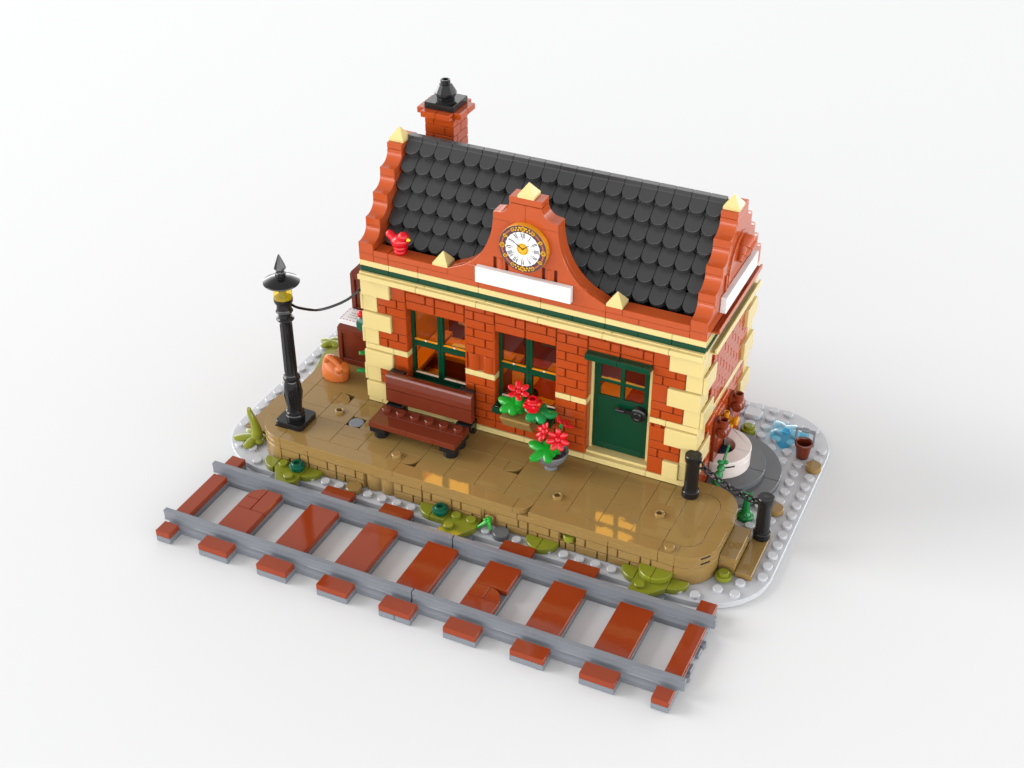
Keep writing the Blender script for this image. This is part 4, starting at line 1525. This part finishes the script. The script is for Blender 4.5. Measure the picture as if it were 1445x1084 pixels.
# green sprouts by the well
sp = MB()
b0, b1 = Vector((28.62, 16.5, 0.41)), Vector((29.15, 17.75, 4.0))
N = 6
prof = []
for k in range(N):
    z0, z1 = k/N, (k+1)/N
    w = 0.40-0.03*k
    prof += [(w*0.6, z0), (w, z0+0.03), (w*0.92, z0+0.6/N), (w*0.55, z1-0.01)]
axv = b1-b0
L = axv.length
sp.T = Matrix.Translation(b0) @ axv.to_track_quat('Z', 'X').to_matrix().to_4x4()
sp.lathe([(0.0, 0.0)]+[(w, z*L*0.72) for w, z in prof]+[(0.0, L*0.72)], (0, 0, 0), 'z', 16)
sp.tube([(0, 0, L*0.72), (0, 0, L*1.05)], [0.09, 0.07], 10)
sp.blob((0.12, -0.1, L*0.74), (0.2, 0.2, 0.14), 12, 8)
sp.blob((-0.15, 0.1, L*0.76), (0.17, 0.17, 0.14), 12, 8)
tag(sp.build('bamboo_shoot', 'leaf2'), 'tall ringed green shoot leaning against the white well', 'plant')
sp = MB()
sp.lathe([(0.48, 0.405), (0.52, 0.44), (0.52, 0.62), (0.46, 0.7), (0.34, 0.74), (0.30, 0.82), (0.24, 0.9), (0.2, 1.6), (0.17, 1.9), (0.25, 1.95), (0.25, 2.1), (0.0, 2.12)], (31.0, 16.25, 0), 'z', 24)
for k in range(3):
    a = 0.6+k*2.1
    sp.tube([(31.0, 16.25, 2.0), (31.0+0.3*math.cos(a), 16.25+0.3*math.sin(a), 2.25)], [0.1, 0.08], 8)
tag(sp.build('green_sprout', 'leaf2'), 'small green post-like sprout on a round foot under the chain', 'plant')

# ------------------------------------------------------------------ yard bits on the right
def round_tile(name, x, y, mat, label, cat, stud=False, z=0.4, h=0.4, group=None, rad=0.495):
    m = MB()
    m.cyl(x, y, z+0.005, z+h, rad, 0.035)
    if stud:
        m.stud(x, y, z+h)
    return tag(m.build(name, mat), label, cat, group)
round_tile('round_stone', 33.5, 22.5, 'tan', 'tan round stone near the right edge beside the bucket', 'stone', group='round stones on the base plate')
round_tile('round_stone', 32.5, 17.5, 'tan', 'tan round stone half hidden behind the front right bollard', 'stone', group='round stones on the base plate')
round_tile('round_stone', 8.5, 8.55, 'tan', 'tan round stone at the platform foot behind the back rail', 'stone', group='round stones on the base plate')
round_tile('round_stone', 18.5, 8.5, 'dark', 'dark grey round stone beside the little green sprout', 'stone', group='round stones on the base plate')
round_tile('round_tuft', 28.6, 24.6, 'lime', 'olive green round tuft behind the well', 'plant', True, group='olive round tufts')
m = MB()
m.lathe([(0.3, 0.405), (0.48, 0.55), (0.5, 0.7), (0.46, 0.8), (0.31, 0.8), (0.30, 0.97), (0.27, 1.0), (0.0, 1.0)], (31.5, 10.5, 0), 'z', 26)
tag(m.build('round_tuft', 'lime'), 'bright olive round tuft beside the lower tan step', 'plant', 'olive round tufts')
m = MB()
m.prism([(27.9, 26.0), (28.5, 26.0)]+arc(28.5, 26.5, 0.49, 270, 450, 14)+[(27.9, 26.99)], 0.405, 0.8, 'z', 0.03)
tag(m.build('grey_slab', 'light'), 'light grey rounded slab lying behind the house corner', 'slab')

# water splash
m = MB()
lob = [(30.85, 24.9)]
out = []
cx, cy = 31.0, 24.95
for i in range(96):
    t = 2*math.pi*i/96
    v = 0.78
    for (a, l, w) in ((130, 1.45, 26), (72, 1.2, 30), (22, 1.5, 24), (205, 1.0, 34), (280, 1.2, 34), (330, 0.95, 26)):
        dlt = abs((t-math.radians(a)+math.pi) % (2*math.pi)-math.pi)
        k = math.exp(-(dlt/math.radians(w))**2)
        v = max(v, 0.72+(l-0.72)*k)
    out.append((v*math.cos(t), v*math.sin(t)))
m.dome_leaf(out, (cx, cy), 0.82, 0.14, 0.40)
m.ring(cx, cy, 0.9, 1.08, 0.3, 0.2, 24)
tag(m.build('water_splash', 'water'), 'clear blue lobed splash of water beside the brown bucket', 'water splash')

bk = thing('bucket', 'small brown bucket with grey handle beside the blue water splash', 'bucket', (32.5, 23.55, 0.4))
m = MB()
m.lathe([(0.38, 0.405), (0.40, 0.44), (0.46, 0.95), (0.50, 1.3), (0.56, 1.33), (0.585, 1.4), (0.585, 1.52), (0.56, 1.56), (0.48, 1.56), (0.45, 1.52), (0.40, 0.9), (0.0, 0.85)], (32.5, 23.55, 0), 'z', 30)
m.build('pail', 'brown', bk)
m = MB()
hx0, hx1, hy = 31.85, 33.12, 23.72
m.box(hx0, hx0+0.13, hy-0.08, hy+0.08, 1.22, 2.32, 0.03)
m.box(hx1-0.13, hx1, hy-0.08, hy+0.08, 1.22, 2.32, 0.03)
m.box(hx0, hx1, hy-0.08, hy+0.08, 2.25, 2.42, 0.03)
m.lathe([(0.14, hx0+0.4), (0.17, hx0+0.43), (0.17, hx1-0.43), (0.14, hx1-0.4)], (0, hy, 2.35), 'x', 14)
m.build('handle', 'rail', bk)

# ------------------------------------------------------------------ moss patches between platform and track
def qtile(mb, cx, cy, a0, z0=0.405, z1=0.8, rad=0.985):
    mb.prism([(cx, cy)]+arc(cx, cy, rad, a0, a0+90, 12), z0, z1, 'z', 0.03)
def rosebud(mb, x, y, z):
    mb.lathe([(0.34, z), (0.42, z+0.06), (0.42, z+0.16), (0.50, z+0.2), (0.50, z+0.36), (0.40, z+0.42), (0.34, z+0.43), (0.34, z+0.52), (0.31, z+0.55), (0.2, z+0.55), (0.19, z+0.42), (0.0, z+0.42)], (x, y, 0), 'z', 24)
p1 = thing('moss_patch', 'olive moss patch with one dark green bud at the left platform corner', 'moss', (4, 8.2, 0.4), 'moss patches along the platform')
m = MB()
qtile(m, 2.98, 8.99, 180)
m.prism([(3.0, 8.985), (4.98, 8.985), (4.98, 7.35), (4.6, 7.02), (3.8, 7.02), (3.0, 8.2)], 0.405, 0.8, 'z', 0.03)
m.prism([(5.0, 8.985), (5.0, 8.02)]+arc(5.02, 9.0, 0.98, 272, 360, 12), 0.405, 0.8, 'z', 0.03)
m.stud(3.45, 8.55, 0.8); m.stud(4.4, 7.6, 0.8)
m.build('leaf_plates', 'lime', p1)
m = MB(); rosebud(m, 4.5, 8.5, 0.8); m.build('bud', 'fir', p1)
p2 = thing('moss_patch', 'olive moss patch with dark green bud near the rail joint in the middle', 'moss', (15, 8.2, 0.4), 'moss patches along the platform')
m = MB()
qtile(m, 13.98, 8.99, 180)
m.box(14.0, 15.0, 8.0, 8.985, 0.405, 0.8)
m.prism([(15.01, 8.985), (16.98, 8.985), (16.98, 8.1), (16.3, 7.02), (15.01, 7.02)], 0.405, 0.8, 'z', 0.03)
m.stud(15.5, 8.6, 0.8); m.stud(16.5, 8.6, 0.8); m.stud(15.5, 7.6, 0.8)
m.build('leaf_plates', 'lime', p2)
m = MB(); rosebud(m, 14.5, 8.5, 0.8); m.build('bud', 'fir', p2)
p3 = MB()
qtile(p3, 20.985, 8.99, 180)
qtile(p3, 21.005, 8.99, 270)
tag(p3.build('moss_patch', 'lime'), 'small half round olive moss patch in two quarter pieces', 'moss', 'moss patches along the platform')
p4 = thing('moss_patch', 'large layered olive moss patch with one stud at the right platform corner', 'moss', (28, 8.2, 0.4), 'moss patches along the platform')
m = MB()
qtile(m, 26.98, 8.99, 180)
m.prism([(27.0, 8.985), (28.95, 8.985), (28.95, 8.05), (28.1, 7.05), (27.0, 7.05)], 0.405, 0.8, 'z', 0.03)
m.prism([(28.97, 8.985), (28.97, 8.02)]+arc(29.0, 9.0, 0.98, 272, 360, 12), 0.405, 0.8, 'z', 0.03)
m.stud(27.5, 7.6, 0.8)
m.build('leaf_plates', 'lime', p4)
m = MB()
qtile(m, 27.98, 8.995, 180, 0.805, 1.2)
qtile(m, 28.0, 8.995, 270, 0.805, 1.2)
m.build('upper_leaf', 'lime', p4)

# small green sprout (three-pronged) in the platform niche
m = MB()
m.blob((17.55, 8.78, 1.12), (0.16, 0.26, 0.22), 14, 10)
m.tube([(17.52, 8.75, 1.1), (17.25, 8.55, 0.85), (16.98, 8.4, 0.64)], [0.13, 0.11, 0.09], 10)
m.tube([(17.58, 8.72, 1.1), (17.7, 8.6, 0.85), (17.8, 8.5, 0.64)], [0.13, 0.11, 0.09], 10)
m.blob((17.42, 8.55, 1.28), (0.1, 0.1, 0.1), 10, 8)
tag(m.build('green_prong', 'frog'), 'vivid green three-pronged sprig poking out of the platform niche', 'plant')

# leafy sprout with a curved shoot on the left corner
ls = thing('leafy_sprout', 'olive leafy sprout with one curved horn-like shoot at the left base corner', 'plant', (0.2, 10.3, 0.6))
m = MB()
lo = leaf_outline([(205, 1.4, 33), (272, 1.25, 33), (145, 1.2, 30), (330, 0.8, 34), (95, 0.75, 30), (30, 0.7, 34)], dip=0.6)
m.dome_leaf(lo, (0.15, 10.35), 0.68, 0.16, 0.14)
m.build('leaf', 'lime', ls)
m = MB()
m.tube(bez([(0.28, 10.35, 0.75), (0.32, 10.35, 1.3), (0.2, 10.33, 1.95), (0.0, 10.3, 2.6), (-0.04, 10.3, 2.95)], 8),
       [0.40-0.29*i/32 for i in range(33)], 14)
m.build('shoot', 'lime', ls)
lb = thing('leafy_sprout', 'olive three-lobed leaf on a wedge of moss behind the orange sack', 'plant', (-1.0, 20.5, 0.4))
m = MB()
lo = leaf_outline([(250, 0.75, 40), (170, 0.8, 40), (80, 0.85, 40), (0, 0.9, 42)], dip=0.45)
m.dome_leaf(lo, (-1.1, 21.7), 0.95, 0.14, 0.16)
m.build('leaf', 'lime', lb)
m = MB()
m.prism([(-0.4, 18.4), (0.95, 17.2), (0.95, 21.4), (-1.0, 21.4), (-1.0, 20.9)], 0.405, 0.8, 'z', 0.03)
m.build('wedge_plate', 'lime', lb)
